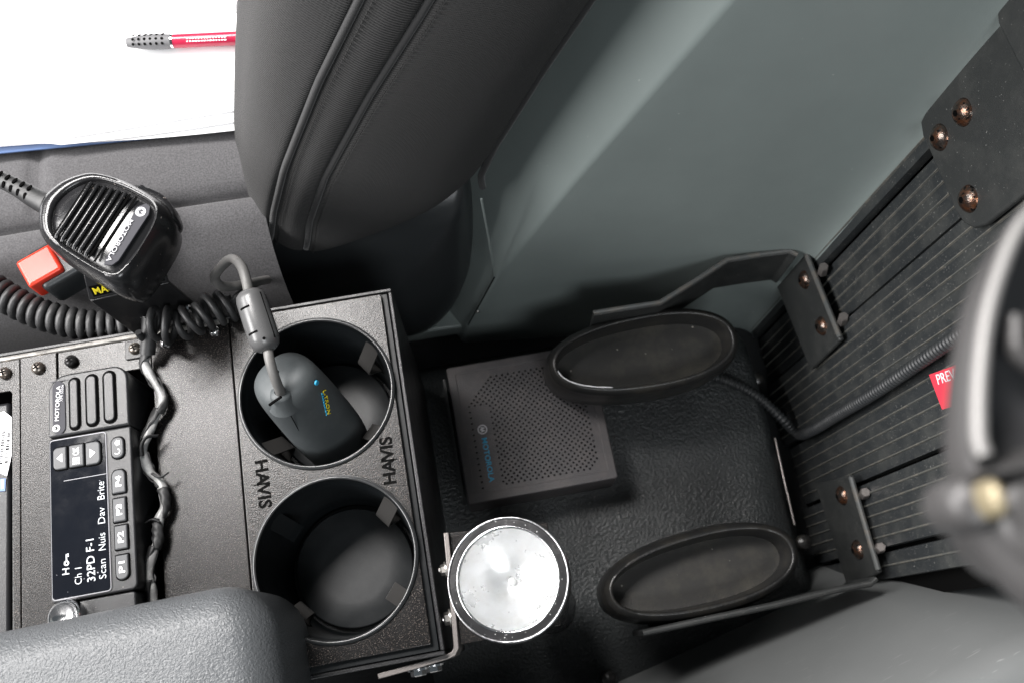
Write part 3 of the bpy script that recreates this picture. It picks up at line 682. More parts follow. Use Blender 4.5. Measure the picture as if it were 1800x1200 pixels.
add('key_symbol', join([boxm((kx.x, kx.y + 0.0028, zs_), (0.0006, 0.0034, 0.0001)), boxm((kx.x + 0.0007, kx.y + 0.0034, zs_), (0.0010, 0.0005, 0.0001)), boxm((kx.x + 0.0007, kx.y + 0.0044, zs_), (0.0010, 0.0005, 0.0001))]), 'screen_text', scg, smooth=0)
text_px('Ch 1', scg, 'screen_text', (138, 1026), (138, 997), zs_, 12, bold=-0.012)
text_px('32PD F-1', scg, 'screen_text', (161, 1021), (158, 947), zs_, 14, bold=0.0)
for s, y0, y1, x in (('Scan', 1016, 982, 181), ('Nuis', 966, 936, 180), ('Dav', 919, 891, 179), ('Brite', 877, 846, 178)):
    text_px(s, scg, 'screen_text', (x, y0), (x - 1, y1), zs_, 12, bold=-0.012)
add('window_edge', boxm((P(150, 838, zs_).x, P(150, 838, zs_).y, zs_), (0.022, 0.0003, 0.0001)), 'print_grey', scg, smooth=0)
def button(x0, x1, y0, y1, z, h, r, txt=None, tp=None, tri=0):
    a, b, c, d = pxrect(x0, x1, y0, y1, z)
    well = add('button_recess', shape2d([rrect(a - 0.0006, b + 0.0006, c - 0.0006, d + 0.0006, [q + 0.0004 for q in r])], 0.0006, flat(z + 0.0002)), 'black_hole', ra, smooth=0)
    o = add('button', shape2d([rrect(a, b, c, d, r)], 0.003, flat(z + h), 0.0007, 3), 'button', ra, smooth=50)
    cx, cy = (a + b) / 2, (c + d) / 2; zt_ = z + h + 0.0001
    if txt: text(txt, o, 'print_white', (cx, cy, zt_), (0, 1, 0), (-1, 0, 0), tp[0], tp[1], 0.0001, bold=0.02)
    if tri:
        s = 0.0026
        add('arrow', solid([(cx - tri * s * 0.55, cy, zt_), (cx + tri * s * 0.55, cy - s * 0.9, zt_), (cx + tri * s * 0.55, cy + s * 0.9, zt_)], (0, 0, 0.0001)), 'print_white', o, smooth=0)
    return o, cx, cy, zt_
R1 = 0.0012
button(95, 119, 786, 825, rz + 0.0009, 0.0014, [R1 * .5, R1 * 2, R1 * 2, R1 * .5], tri=1)
ok = button(123, 149, 781, 820, rz + 0.0009, 0.0014, [R1 * .5] * 4)
text('OK', ok[0], 'print_white', (ok[1], ok[2] + 0.0022, ok[3]), (0, 1, 0), (-1, 0, 0), 0.0042, 0.0032, 0.0001, bold=0.02)
add('menu_symbol', join([boxm((ok[1] + i * 0.0013, ok[2] - 0.0028 + j * 0.0013, ok[3]), (0.0009, 0.0009, 0.0001)) for i in (-1, 0, 1) for j in (-1, 0, 1)]), 'print_white', ok[0], smooth=0)
button(152, 178, 776, 816, rz + 0.0009, 0.0014, [R1 * 2, R1 * .5, R1 * .5, R1 * 2], tri=-1)
hb = button(197, 219, 768, 805, rz, 0.0014, [0.0029] * 4)
hx, hy, hz = hb[1], hb[2], hb[3]
add('home_symbol', solid([(hx - 0.0013, hy + 0.0024, hz), (hx + 0.0000, hy + 0.0006, hz), (hx, hy + 0.0012, hz), (hx + 0.0013, hy + 0.0012, hz), (hx + 0.0013, hy + 0.0036, hz), (hx, hy + 0.0036, hz), (hx, hy + 0.0042, hz)], (0, 0, 0.0001)), 'print_white', hb[0], smooth=0)
bkp = [V((hx + 0.0014 * math.cos(t), hy - 0.0022 + 0.0014 * math.sin(t), hz)) for t in [lerp(-2.6, 1.3, k / 10) for k in range(11)]]
add('back_symbol', tube(bkp, 0.0003, 6), 'print_white', hb[0])
for s, (x0, x1, y0, y1), r in (('P4', (198, 222, 825, 866), [0.003, 0.003, 0.0006, 0.0006]), ('P3', (200, 223, 875, 916), [0.0006] * 4), ('P2', (203, 226, 923, 964), [0.0006] * 4), ('P1', (205, 228, 975, 1017), [0.0006, 0.0006, 0.003, 0.003])):
    button(x0, x1, y0, y1, rz, 0.0014, r, s, (0.0056, 0.0030))
kp = P(112, 1083, rz + 0.004)
kn = add('knob', lathe([(0, -0.0012), (0.0055, -0.001), (0.0062, 0.0002), (0.0070, 0.0006), (0.0078, 0.0), (0.0082, -0.002), (0.0085, -0.012)], 36, Matrix.Translation(kp)), 'chrome', ra, smooth=60, label='polished volume knob')

# ================================================================== worn wrapped cable over the plates
wc = thing('worn_cable', 'black cable with torn wrap and pale core lying beside the radio', 'cable', P(270, 800, 0))
pts = [(262, 590, 0.012), (259, 622, 0.007), (256, 642, 0.006), (272, 672, 0.007), (286, 702, 0.0065), (273, 735, 0.006), (259, 765, 0.007), (252, 795, 0.008), (263, 827, 0.006), (283, 849, 0.005), (289, 885, 0.006), (279, 914, 0.006), (277, 947, 0.006), (266, 981, 0.007), (262, 1012, 0.008), (268, 1043, 0.006), (275, 1075, 0.004), (285, 1120, 0.003)]
cp = catmull([P(*p) for p in pts], 10)
add('core', tube(cp, lambda t: 0.0023 + 0.0004 * math.sin(t * 60), 10), 'braid', wc, smooth=80, label='pale inner core')
fr = frames(cp); wr = []
def wrapband(i0, i1, tw, ph):
    vs_, fs = [], []; m = i1 - i0
    for i in range(i0, i1):
        p, t, a, b = fr[i]
        for k in range(7):
            th = ph + tw * (i - i0) + (k - 3) * 0.46; rr = 0.0031 + 0.0004 * math.sin(k * 2.1 + i * 0.9)
            vs_.append(p + a * rr * math.cos(th) + b * rr * math.sin(th))
    for i in range(m - 1):
        for k in range(6): fs.append((i * 7 + k, i * 7 + k + 1, i * 7 + 8 + k, i * 7 + 7 + k))
    o = add('torn_wrap', mesh(vs_, fs), 'rubber', wc, smooth=80); o.modifiers.new('s', 'SOLIDIFY').thickness = 0.0006
n = len(fr); i = 0; kk = 0
while i < n - 6:
    ln = random.randint(16, 26); wrapband(i, min(n, i + ln), random.choice((-1, 1)) * random.uniform(0.08, 0.2), random.uniform(0, 6.3)); i += ln - random.randint(0, 3); kk += 1
add('wrap_curl', tube(catmull([P(250, 800, 0.010), P(249, 782, 0.012), P(258, 768, 0.012), P(277, 765, 0.008)], 8), lambda t: 0.0022 * (1 - 0.5 * t), 8, sx=0.5), 'rubber', wc, smooth=80)
add('wrap_curl', tube(catmull([P(268, 832, 0.009), P(282, 838, 0.010), P(297, 829, 0.009)], 8), lambda t: 0.0016 * (1 - 0.5 * t), 8, sx=0.5), 'rubber', wc, smooth=80)
add('wrap_curl', tube(catmull([P(280, 916, 0.009), P(268, 912, 0.010), P(256, 918, 0.008)], 8), lambda t: 0.0016 * (1 - 0.6 * t), 8, sx=0.5), 'rubber', wc, smooth=80)
add('heat_shrink', tube([P(263, 560, 0.016), P(262, 592, 0.013), P(259, 622, 0.009)], 0.0042, 12), 'rubber', wc, smooth=60)

# ================================================================== magnetic microphone holder
mh = thing('microphone_holder', 'black bent steel holder with yellow lettering under the microphone', 'bracket', P(245, 560, 0))
bl_, br_ = P(158, 527, 0.045), P(297, 495, 0.045)
tl_, tr_ = P(147, 482, 0.058), P(285, 452, 0.058)
ll_, lr_ = P(249, 594, -0.001), P(345, 535, -0.001)
add('lower_flange', sheet([(bl_, ll_), (bl_.lerp(br_, 0.5), ll_.lerp(lr_, 0.5)), (br_, lr_)], 0.002), 'powder_smooth', mh, bevel=0.0006)
add('upper_flange', sheet([(tl_, bl_ + UP * 0.0004), (tl_.lerp(tr_, 0.5), bl_.lerp(br_, 0.5) + UP * 0.0004), (tr_, br_ + UP * 0.0004)], 0.002), 'powder_smooth', mh, bevel=0.0006)
xd = (br_ - bl_).normalized(); ud = ((tl_ + tr_) - (bl_ + br_)).normalized(); nn = xd.cross(ud).normalized()
cc = (bl_ + br_) / 2 + ud * 0.0052 + nn * 0.0012
add('label_strip', boxm(cc, ((br_ - bl_).length * 0.90, 0.0066, 0.0002), frame((0, 0, 0), xd, ud).to_3x3()), 'engraved', mh, smooth=0)
text('MAGNETIC MIC', mh, 'print_yellow', cc + nn * 0.0002, xd, ud, (br_ - bl_).length * 0.84, 0.0040, 0.0001, bold=0.02)
for x, y in ((262, 572), (330, 545)):
    add('bolt', lathe([(0, 0.002), (0.002, 0.0017), (0.003, 0.0005), (0.003, -0.001)], 16, axis_frame(P(x, y, 0.010), (0.1, -0.9, 0.4))), 'chrome', mh)

# ================================================================== hand microphone
mz = 0.084
mi_ = thing('hand_microphone', 'black ribbed hand microphone with coiled cord clipped above the console', 'microphone', P(200, 420, 0.06))
def C1(x, y): return (x / 3.0, y / 3.0 + 240)
outer = [(205, 440), (222, 335), (320, 245), (440, 200), (520, 198), (640, 232), (760, 292), (835, 345), (862, 400), (845, 480), (790, 580), (720, 690), (655, 762), (590, 770), (520, 738), (400, 668), (290, 590), (222, 515)]
inner = [(265, 435), (290, 350), (360, 280), (450, 236), (540, 232), (640, 262), (730, 305), (795, 345), (818, 395), (800, 465), (752, 555), (690, 640), (630, 705), (585, 715), (520, 690), (410, 622), (320, 560), (275, 500)]
def loop(pts, z): return catmull([P(*C1(*p), z) for p in pts + pts[:1]], 5)[:-1]
cen = sum((P(*C1(*p), mz) for p in outer), V()) / len(outer)
Lo = loop(outer, mz - 0.003); Li = loop(inner, mz)
def scale_loop(L, s, dz): return [V((cen.x + (p.x - cen.x) * s, cen.y + (p.y - cen.y) * s, p.z + dz)) for p in L]
mid = [a.lerp(b, 0.55) + UP * 0.0022 for a, b in zip(Lo, Li)]
rows = [scale_loop(Lo, 0.86, -0.034), scale_loop(Lo, 0.97, -0.029), scale_loop(Lo, 1.04, -0.020), scale_loop(Lo, 1.075, -0.013), scale_loop(Lo, 1.075, -0.008), scale_loop(Lo, 1.035, -0.002), [a.lerp(b, 0.15) + UP * 0.0012 for a, b in zip(Lo, Li)], mid,
        [a.lerp(b, 0.85) + UP * 0.0012 for a, b in zip(Lo, Li)], Li, scale_loop(Li, 0.985, -0.0016), scale_loop(Li, 0.97, -0.0012), scale_loop(Li, 0.5, 0.0), scale_loop(Li, 0.01, 0.0002)]
add('body', grid(rows, closeU=True, uv=False), 'mic_plastic', mi_, smooth=60)
for k in range(8):
    t = k / 7
    a = C1(lerp(468, 722, t), lerp(242, 318, t)); b = C1(lerp(282, 498, t), lerp(528, 662, t))
    zt = mz + 0.0004
    p, q = P(*a, zt), P(*b, zt)
    d = (q - p).normalized(); nn_ = UP.cross(d)
    g = add('grille_slot', solid([p + nn_ * 0.00055, q + nn_ * 0.00055, q - nn_ * 0.00055, p - nn_ * 0.00055], (0, 0, 0.0003)), 'black_hole', mi_, smooth=0)
    if k < 6:
        off = nn_ * (0.0017 if True else 0)
        add('grille_rib', tube([p + off, p.lerp(q, 0.03) + off + UP * 0.0006, p.lerp(q, 0.97) + off + UP * 0.0006, q + off], 0.0011, 8), 'mic_plastic', mi_, smooth=60)
bd = [C1(*p) for p in ((772, 352), (792, 372), (785, 410), (700, 540), (625, 655), (590, 680), (548, 676), (560, 640), (640, 520), (705, 405), (720, 372))]
add('name_badge', solid([P(*p, mz + 0.0012) for p in bd], (0, 0, -0.0012)), 'name_plate', mi_, bevel=0.0002)
text_px('MOTOROLA', mi_, 'print_dim', C1(694, 442), C1(570, 660), mz + 0.0014, 8.0, bold=0.0)
batwing(mi_, P(*C1(742, 398), mz + 0.0013), 0.0026, P(*C1(570, 660), mz) - P(*C1(694, 442), mz), UP.cross(P(*C1(570, 660), mz) - P(*C1(694, 442), mz)), 'print_dim', 'name_plate')
# push-to-talk bulge on the far side
ptt = loop([(680, 258), (740, 250), (840, 290), (900, 355), (918, 420), (890, 455), (835, 430), (760, 350)], mz - 0.010)
pc = sum(ptt, V()) / len(ptt)
rows = [[pc + (p - pc) * s + UP * dz for p in ptt] for s, dz in ((0.9, -0.016), (1.0, -0.012), (1.0, -0.002), (0.94, 0.0), (0.6, 0.0008), (0.02, 0.001))]
add('talk_button', grid(rows, closeU=True, uv=False), 'mic_plastic', mi_, smooth=60)
bt_ = catmull([P(88, 362, mz - 0.012), P(60, 348, mz - 0.012), P(20, 325, mz - 0.012), P(-60, 290, mz - 0.014)], 10)
add('strain_relief', tube(bt_, lambda t: 0.0060 - 0.0022 * t, 16), 'rubber', mi_, smooth=60)
nt_ = []
for k in range(6):
    for side in (0.25, -0.65):
        p = P(58 - k * 13, 343 - k * 6.6, mz - 0.012); ax = (P(0, 315, mz) - P(60, 345, mz)).normalized(); sd = UP.cross(ax)
        d = (UP * math.cos(side) + sd * math.sin(-side)).normalized()
        rr = 0.0056 - 0.0002 * k
        nt_.append(lathe([(0, 0.0003), (1, 0.0002), (1.05, -0.0004)], 12, Matrix.Translation(p + d * rr) @ frame((0, 0, 0), ax.cross(d), ax) @ Matrix.Diagonal((0.0019, 0.0008, 1, 1))))
add('relief_slots', join(nt_), 'black_hole', mi_, smooth=0)
add('coiled_cord', helix([P(-60, 470, 0.004), P(-5, 512, 0.0), P(60, 548, -0.004), P(130, 568, -0.008), P(200, 574, -0.012), P(262, 568, -0.016)], 0.0072, 0.0054, 0.0023), 'rubber', mi_, smooth=80)

cc2 = thing('coiled_cord', 'loose black coiled cord hanging over the console edge by the holder', 'cord', P(330, 560, 0))
add('coil', helix([P(256, 566, 0.016), P(285, 570, 0.016), P(315, 573, 0.014), P(345, 560, 0.014), P(378, 545, 0.012), P(408, 532, 0.010)], 0.0082, 0.0066, 0.0020, per=18, jit=0.12, ph=1.0), 'rubber', cc2, smooth=80)
add('lead', tube(catmull([P(408, 535, 0.012), P(418, 520, 0.010), P(440, 505, -0.005), P(470, 490, -0.05)], 8), 0.002, 8), 'rubber', cc2, smooth=80)

# ================================================================== barcode scanner in the upper well
sn = thing('barcode_scanner', 'rounded grey handheld scanner with grey cable resting in the upper cup well', 'scanner', P(560, 740, -0.05))
A_, B_ = P(500, 668, 0.026), P(596, 778, -0.038)
ax = (B_ - A_).normalized(); sid = UP.cross(ax).normalized(); upv = ax.cross(sid).normalized()
Lg = (B_ - A_).length; rows = []
for t, r, q in ((-0.008, 0.001, 1), (-0.0078, 0.006, 1), (-0.0065, 0.0115, 1), (-0.0035, 0.0152, 1), (0.002, 0.0172, 1.0), (0.012, 0.0180, 1.0), (0.03, 0.0188, 0.98), (0.05, 0.0192, 0.95), (0.065, 0.0186, 0.9), (0.075, 0.0168, 0.85), (0.080, 0.012, 0.8), (0.082, 0.001, 0.8)):
    row = []
    for k in range(40):
        a = 2 * math.pi * k / 40; c, s = math.cos(a), math.sin(a); e = 2 / 2.35
        row.append(A_ + ax * t + sid * (r * 1.02 * math.copysign(abs(c) ** e, c)) + upv * (r * q * math.copysign(abs(s) ** e, s)))
    rows.append(row)
sb_ = add('body', grid(rows, closeU=True, uv=False), 'scanner_rubber', sn, smooth=80)
md = sb_.modifiers.new('sub', 'SUBSURF'); md.levels = 1; md.render_levels = 2
def scan_surf(x, y, r=0.0188, lift=0.0):
    """where the pixel's ray meets the round body"""
    d = ray(x, y).normalized(); o = EYE - A_
    dp = d - ax * d.dot(ax); op = o - ax * o.dot(ax)
    qa, qb, qc = dp.dot(dp), 2 * dp.dot(op), op.dot(op) - (r + lift) ** 2; disc = max(0, qb * qb - 4 * qa * qc)
    return EYE + d * ((-qb - math.sqrt(disc)) / (2 * qa))
bp0 = P(497, 696, 0.032)
cpath = catmull([P(470, 608, 0.050), P(474, 632, 0.050), P(482, 660, 0.046), P(492, 686, 0.038), P(497, 700, 0.030)], 8)
add('cable', tube(cpath, 0.0026, 12), 'cord_grey', sn, smooth=60)
bax = (P(486, 668, 0.044) - P(497, 698, 0.031)).normalized()
add('cable_boot', lathe([(0.0030, 0.0035), (0.0052, 0.0028), (0.0058, 0.001), (0.0066, -0.003), (0.0085, -0.008)], 28, axis_frame(P(495, 694, 0.033), bax)), 'scanner_rubber', sn, smooth=60)
sl0, sl1 = scan_surf(474, 711, 0.0183), scan_surf(494, 697, 0.0183)
add('boot_slit', tube([sl0, sl0.lerp(sl1, 0.5) + UP * 0.0003, sl1], 0.0008, 8), 'black_hole', sn)
seam = catmull([scan_surf(x, y, 0.0190) for x, y in ((507, 722), (521, 748), (536, 775), (550, 798))], 6)
add('mould_line', tube(seam, 0.00025, 6), 'black_hole', sn)
ta, tb = scan_surf(568, 684, 0.0187), scan_surf(577, 727, 0.0192)
txd = (tb - ta).normalized(); tnn = ((ta + tb) / 2 - A_); tnn = (tnn - ax * tnn.dot(ax)).normalized(); tud = tnn.cross(txd)
text('L-TRON', sn, 'print_yellow', (ta + tb) / 2 + tnn * 0.0008, txd, tud, (tb - ta).length, 0.0024, 0.0002, bold=0.0, shear=0.2)
text('CORPORATION', sn, 'print_cyan', (ta + tb) / 2 + tnn * 0.0008 - tud * 0.0022, txd, tud, (tb - ta).length * 0.9, 0.0011, 0.0002)
gp = scan_surf(556, 672, 0.0186)
add('emblem', lathe([(0, 0.0002), (0.0013, 0.0001), (0.0014, -0.0008)], 18, axis_frame(gp + tnn * 0.0006, tnn)), 'print_cyan', sn)
# ferrite bead on the lead
fa, fb_ = P(437, 512, 0.054), P(471, 616, 0.050); fl_ = (fb_ - fa).length; fx = (fb_ - fa).normalized()
fe = add('ferrite_bead', lathe([(0.0030, 0), (0.0052, 0.0004), (0.0072, 0.0024), (0.0078, 0.0050), (0.0079, fl_ * 0.5), (0.0078, fl_ - 0.006), (0.0066, fl_ - 0.0022), (0.0042, fl_ - 0.0003), (0.0030, fl_)], 32, axis_frame(fa, fx)), 'ferrite', sn, smooth=60)
vd = (EYE - fa).normalized(); vd = (vd - fx * vd.dot(fx)).normalized(); sd = fx.cross(vd)
for t in (0.30, 0.72):
    arc = [fa + fx * (fl_ * t) + (vd * math.cos(q) + sd * math.sin(q)) * 0.0077 for q in [lerp(0.25, 0.95, k / 6) for k in range(7)]]
    add('bead_slot', tube(arc, 0.0006, 6), 'black_hole', fe)
add('bead_seam', tube([fa + fx * (fl_ * t) + (vd * math.cos(-0.75) + sd * math.sin(-0.75)) * 0.0077 for t in (0.12, 0.5, 0.88)], 0.00035, 6), 'black_hole', fe)
for t in (0.86,):
    add('bead_hole', lathe([(0, 0.0002), (0.0008, 0)], 10, axis_frame(fa + fx * (fl_ * t) + vd * 0.0076, vd)), 'black_hole', fe)
up_path = catmull([P(438, 516, 0.054), P(432, 490, 0.055), P(424, 468, 0.053), P(410, 456, 0.048), P(396, 462, 0.042), P(378, 484, 0.032), P(384, 500, 0.024), P(402, 504, 0.016), P(430, 500, 0.006), P(470, 492, -0.03)], 8)
add('cable', tube(up_path, 0.0027, 12), 'cord_grey', sn, smooth=60)

# ================================================================== armrest
ar = thing('armrest', 'grey grained vinyl armrest in the lower left foreground', 'armrest', (-0.25, -0.02, -0.02))
az = 0.072
cr1 = P(506, 1040, az)
Ma = frame((cr1.x - 0.010, cr1.y + 0.010, az), (1, 0.02, 0), (-0.02, 1, 0))
prof = []
LX, LY, HZ, rr = 0.34, 0.16, 0.085, 0.020
rows = []
def rr_loop(ins, n=9, r=0.026):
    return [V((x, y, 0)) for x, y in rrect(-LX + ins, 0 - ins, -LY + ins, 0 - ins, max(0.004, r - ins), n)]
steps = [(0.004, -HZ), (0.0, -HZ + 0.006)] + [(rr * (1 - math.cos(q)), -rr + rr * math.sin(q)) for q in [math.pi / 2 * k / 9 for k in range(10)]] + [(0.035, 0.0012), (0.06, 0.0018), (0.0799, 0.002)]
for ins, z in steps: rows.append([Ma @ (p + V((0, 0, z))) for p in rr_loop(ins)])
add('pad', grid(rows, closeU=True, uv=False), 'armrest_vinyl', ar, smooth=80)

# ================================================================== flashlight and its bracket
fk = thing('flashlight_bracket', 'bent steel flashlight bracket bolted round the console corner', 'bracket', (-0.02, 0.02, -0.1))
tz, bz_ = -0.006, -0.045
seq = [P(784, 935, tz), P(791, 1010, tz), P(800, 1112, tz), P(802, 1138, tz), P(797, 1148, tz), P(786, 1153, tz), P(730, 1170, tz), P(664, 1188, tz)]
add('strap', sheet([(p, p + UP * (bz_ - tz)) for p in seq], 0.0028), ['plated'], fk, bevel=0.0004)
rp0 = [P(x, y, tz - 0.004) for x, y in ((790, 936), (880, 920), (900, 1128), (806, 1144))]
cfl = P(893, 1016, 0.045)
add('ring_plate', solid([(seq[0].x + 0.0016, seq[0].y, tz - 0.003), (seq[0].x + 0.055, seq[0].y - 0.004, tz - 0.003), (seq[2].x + 0.055, seq[2].y - 0.006, tz - 0.003), (seq[2].x + 0.0016, seq[2].y - 0.006, tz - 0.003)], (0, 0, -0.003)), 'powder', fk, bevel=0.0005)
def hexbolt(parent, p, ax, r, h, m='zinc', washer=True, name='bolt'):
    M = axis_frame(p, ax); ms = [lathe([(0, h), (r * 0.85, h), (r, h * 0.85), (r, 0)], 6, M)]
    if washer: ms.append(lathe([(0, 0.0008), (r * 1.35, 0.0008), (r * 1.4, -0.0002)], 20, M))
    o = add(name, join(ms), m, parent, smooth=30); return o
hexbolt(fk, P(784, 1000, tz - 0.006), (-1, 0, 0.1), 0.0030, 0.003); hexbolt(fk, P(792, 1085, tz - 0.006), (-1, 0, 0.1), 0.0034, 0.0036)
for x, y in ((779, 1000), (786, 1086)):
    p = P(x, y, tz - 0.006); add('stud', tube([p, p + V((-0.0025, 0, 0.0003))], 0.0014, 10), 'zinc', fk)
hexbolt(fk, P(735, 1175, tz - 0.010), (0, -1, 0), 0.0042, 0.0036, 'chrome'); hexbolt(fk, P(762, 1168, tz - 0.020), (0, -1, 0), 0.0042, 0.0036, 'chrome')

ft = thing('flashlight', 'black metal flashlight with scuffed rim standing lens up in its bracket', 'flashlight', (0.0, 0.03, -0.2))
fax = V((-0.13, 0.05, 1)).normalized(); MF = axis_frame(cfl, fax)
add('head', lathe([(0.0242, -0.0008), (0.0248, 0.0006), (0.0278, 0.0006), (0.0287, -0.0004), (0.0292, -0.0030), (0.0292, -0.011), (0.0285, -0.013), (0.0287, -0.016), (0.0278, -0.032), (0.0205, -0.052), (0.019, -0.056), (0.0185, -0.21), (0.0, -0.212)], 72, MF), 'flash_alu', ft, smooth=35)
rim = []
for k in range(73):
    a = 2 * math.pi * k / 72; rim.append(MF @ V((0.0286 * math.cos(a), 0.0286 * math.sin(a), 0.0002)))
add('worn_rim', tube(rim, [0.00065 + 0.00035 * abs(noise.noise(V((k * 0.7, 1.1, 0)))) for k in range(73)], 6, caps=False), 'worn_edge', ft, smooth=80, label='scuffed bright outer rim')
rim2 = [MF @ V((0.0243 * math.cos(2 * math.pi * k / 72), 0.0243 * math.sin(2 * math.pi * k / 72), 0.0001)) for k in range(73)]
add('lens_ring', tube(rim2, 0.0007, 6, caps=False), 'chrome', ft, smooth=80)
refl = [(0.0238, -0.002)] + [(r, -0.0165 + 0.0145 * (r / 0.0238) ** 2) for r in [0.0238 * (1 - k / 14) for k in range(1, 14)]]
add('reflector', lathe(refl, 64, MF), 'reflector', ft, smooth=80)
add('lens', lathe([(0.0, -0.0012), (0.0235, -0.0012), (0.0235, -0.0018), (0.0, -0.0018)], 48, MF), 'lens_glass', ft)
add('bulb', lathe([(0, -0.0115), (0.0011, -0.0119), (0.0018, -0.0135), (0.0020, -0.0166)], 20, MF), 'bulb', ft, smooth=60)

# ================================================================== loudspeaker box
sp = thing('loudspeaker', 'square black perforated loudspeaker box beside the console foot', 'loudspeaker', (0.043, 0.15, -0.215))
SX0, SX1, SY0, SY1, SZ = -0.0130, 0.0985, 0.0973, 0.2026, -0.170
add('cabinet', shape2d([rrect(SX0, SX1, SY0, SY1, 0.0022)], 0.042, flat(SZ - 0.0018), 0.002), 'speaker_plastic', sp, smooth=50)
add('frame', shape2d([rrect(SX0 + 0.0002, SX1 - 0.0002, SY0 + 0.0002, SY1 - 0.0002, 0.002), rrect(SX0 + 0.0068, SX1 - 0.0068, SY0 + 0.0068, SY1 - 0.0068, 0.0008)], 0.003, flat(SZ + 0.0006), 0.0008), 'speaker_plastic', sp, smooth=50)
holes = []; gx0, gx1, gy0, gy1 = SX0 + 0.0125, SX1 - 0.0115, SY0 + 0.0105, SY1 - 0.0115
pit = 0.00222; nx = int((gx1 - gx0) / pit); ny = int((gy1 - gy0) / pit)
for i in range(nx + 1):
    for j in range(ny + 1):
        if (i + j) % 2: continue
        x, y = gx0 + i * pit, gy0 + j * pit
        if (x - gx0) + (gy1 - y) < 0.021 or (gx1 - x) + (gy1 - y) < 0.021 : continue
        if (gx1 - x) + (y - gy0) < 0.004: continue
        if x < gx0 + 0.0135 and y < gy0 + 0.060 and not (x < gx0 + 0.0012) : continue
        holes.append(circ(x, y, 0.00088, 7))
gr = add('grille', shape2d([rrect(SX0 + 0.0064, SX1 - 0.0064, SY0 + 0.0064, SY1 - 0.0064, 0.0006)] + holes, 0.0012, flat(SZ + 0.0003)), 'speaker_plastic', sp, smooth=0)
add('grille_backing', bx(SX0 + 0.0085, SX1 - 0.0085, SY0 + 0.0085, SY1 - 0.0085, SZ - 0.0016, SZ - 0.0012), 'black_hole', sp, smooth=0)
text_px('MOTOROLA', sp, 'print_cyan', (851, 769), (865, 846), SZ + 0.0005, 9.5, bold=0.005)
batwing(sp, P(848, 754, SZ + 0.0004), 0.0036, (0, -1, 0), (1, 0, 0), 'print_dim', None)
add('mount_foot', bx(SX0 + 0.01, SX1 - 0.01, SY0 + 0.01, SY1 - 0.01, -0.232, SZ - 0.0437), 'rack_steel', sp, bevel=0.001)
add('mount_bracket', sheet([(V((SX0 - 0.003, SY0 + 0.006, -0.178)), V((SX0 - 0.003, SY0 + 0.006, -0.228))), (V((SX0 - 0.003, SY1 - 0.006, -0.178)), V((SX0 - 0.003, SY1 - 0.006, -0.228)))], 0.002), 'rack_steel', sp)

# ================================================================== gun rack: two butt cups on bent brackets
def butt_cup(name, label, xl, xr, yc, hy, z, tilt):
    c = V(((xl + xr) / 2, yc, z)); hx = (xr - xl) / 2
    t = thing(name, label, 'rack cup', (c.x, c.y, z - 0.045), 'rack cups')
    M = Matrix.Translation(c) @ Matrix.Rotation(tilt[0], 4, 'X') @ Matrix.Rotation(tilt[1], 4, 'Y') @ Matrix.Rotation(tilt[2], 4, 'Z')
    def oval(sc_, zz, n=64):
        out = []
        for k in range(n):
            a = 2 * math.pi * k / n; ca, sa = math.cos(a), math.sin(a); e = 2 / 2.3
            x = math.copysign(abs(ca) ** e, ca); y = math.copysign(abs(sa) ** e, sa)
            egg = 1.0 + 0.06 * x
            out.append(M @ V((x * (hx - sc_), y * (hy * egg - sc_), zz)))
        return out
    rows = [oval(0.004, -0.046), oval(-0.002, -0.044), oval(-0.0045, -0.038), oval(-0.0048, -0.018), oval(-0.0036, -0.009), oval(-0.0028, -0.0065), oval(-0.0026, -0.0035), oval(-0.0008, -0.0020), oval(0.0002, -0.0005), oval(0.0012, 0.0), oval(0.0022, -0.0006), oval(0.0028, -0.003), oval(0.0036, -0.016), oval(0.0046, -0.0235)]
    add('cup', grid(rows, closeU=True, uv=False), 'cup_rubber', t, smooth=60)
    rows = [oval(0.0040, -0.0222), oval(0.008, -0.0225), oval(0.013, -0.0222), oval(0.018, -0.0224)]
    last = rows[-1]; me = grid(rows, closeU=True, uv=False)
    b_ = bmesh.new(); b_.from_mesh(me); b_.verts.ensure_lookup_table(); n = len(last); b_.faces.new([b_.verts[3 * n + k] for k in range(n)]); b_.to_mesh(me); b_.free()
    add('cup_floor', me, 'cup_floor', t, smooth=60)
    return t, oval
c1, ov1 = butt_cup('rack_cup', 'dusty oval black rubber rack cup overlapping the loudspeaker', 0.0625, 0.1940, 0.1738, 0.0258, -0.118, (0.10, 0.0, 0.0))
c2, ov2 = butt_cup('rack_cup', 'oval black rubber rack cup lower down between flashlight and divider', 0.0690, 0.1960, 0.0200, 0.0240, -0.122, (0.0, 0.0, 0.06))
# bright chipped arc on the upper cup's inner lip
arcp = [o_ for k, o_ in enumerate(ov1(0.0024, -0.0012)) if 33 <= k <= 44]
add('chipped_lip', tube(arcp, [0.0007 * (0.5 + 0.5 * abs(math.sin(k * 1.7))) for k in range(len(arcp))], 6), 'label_white', c1, smooth=80, label='pale chipped inner lip')

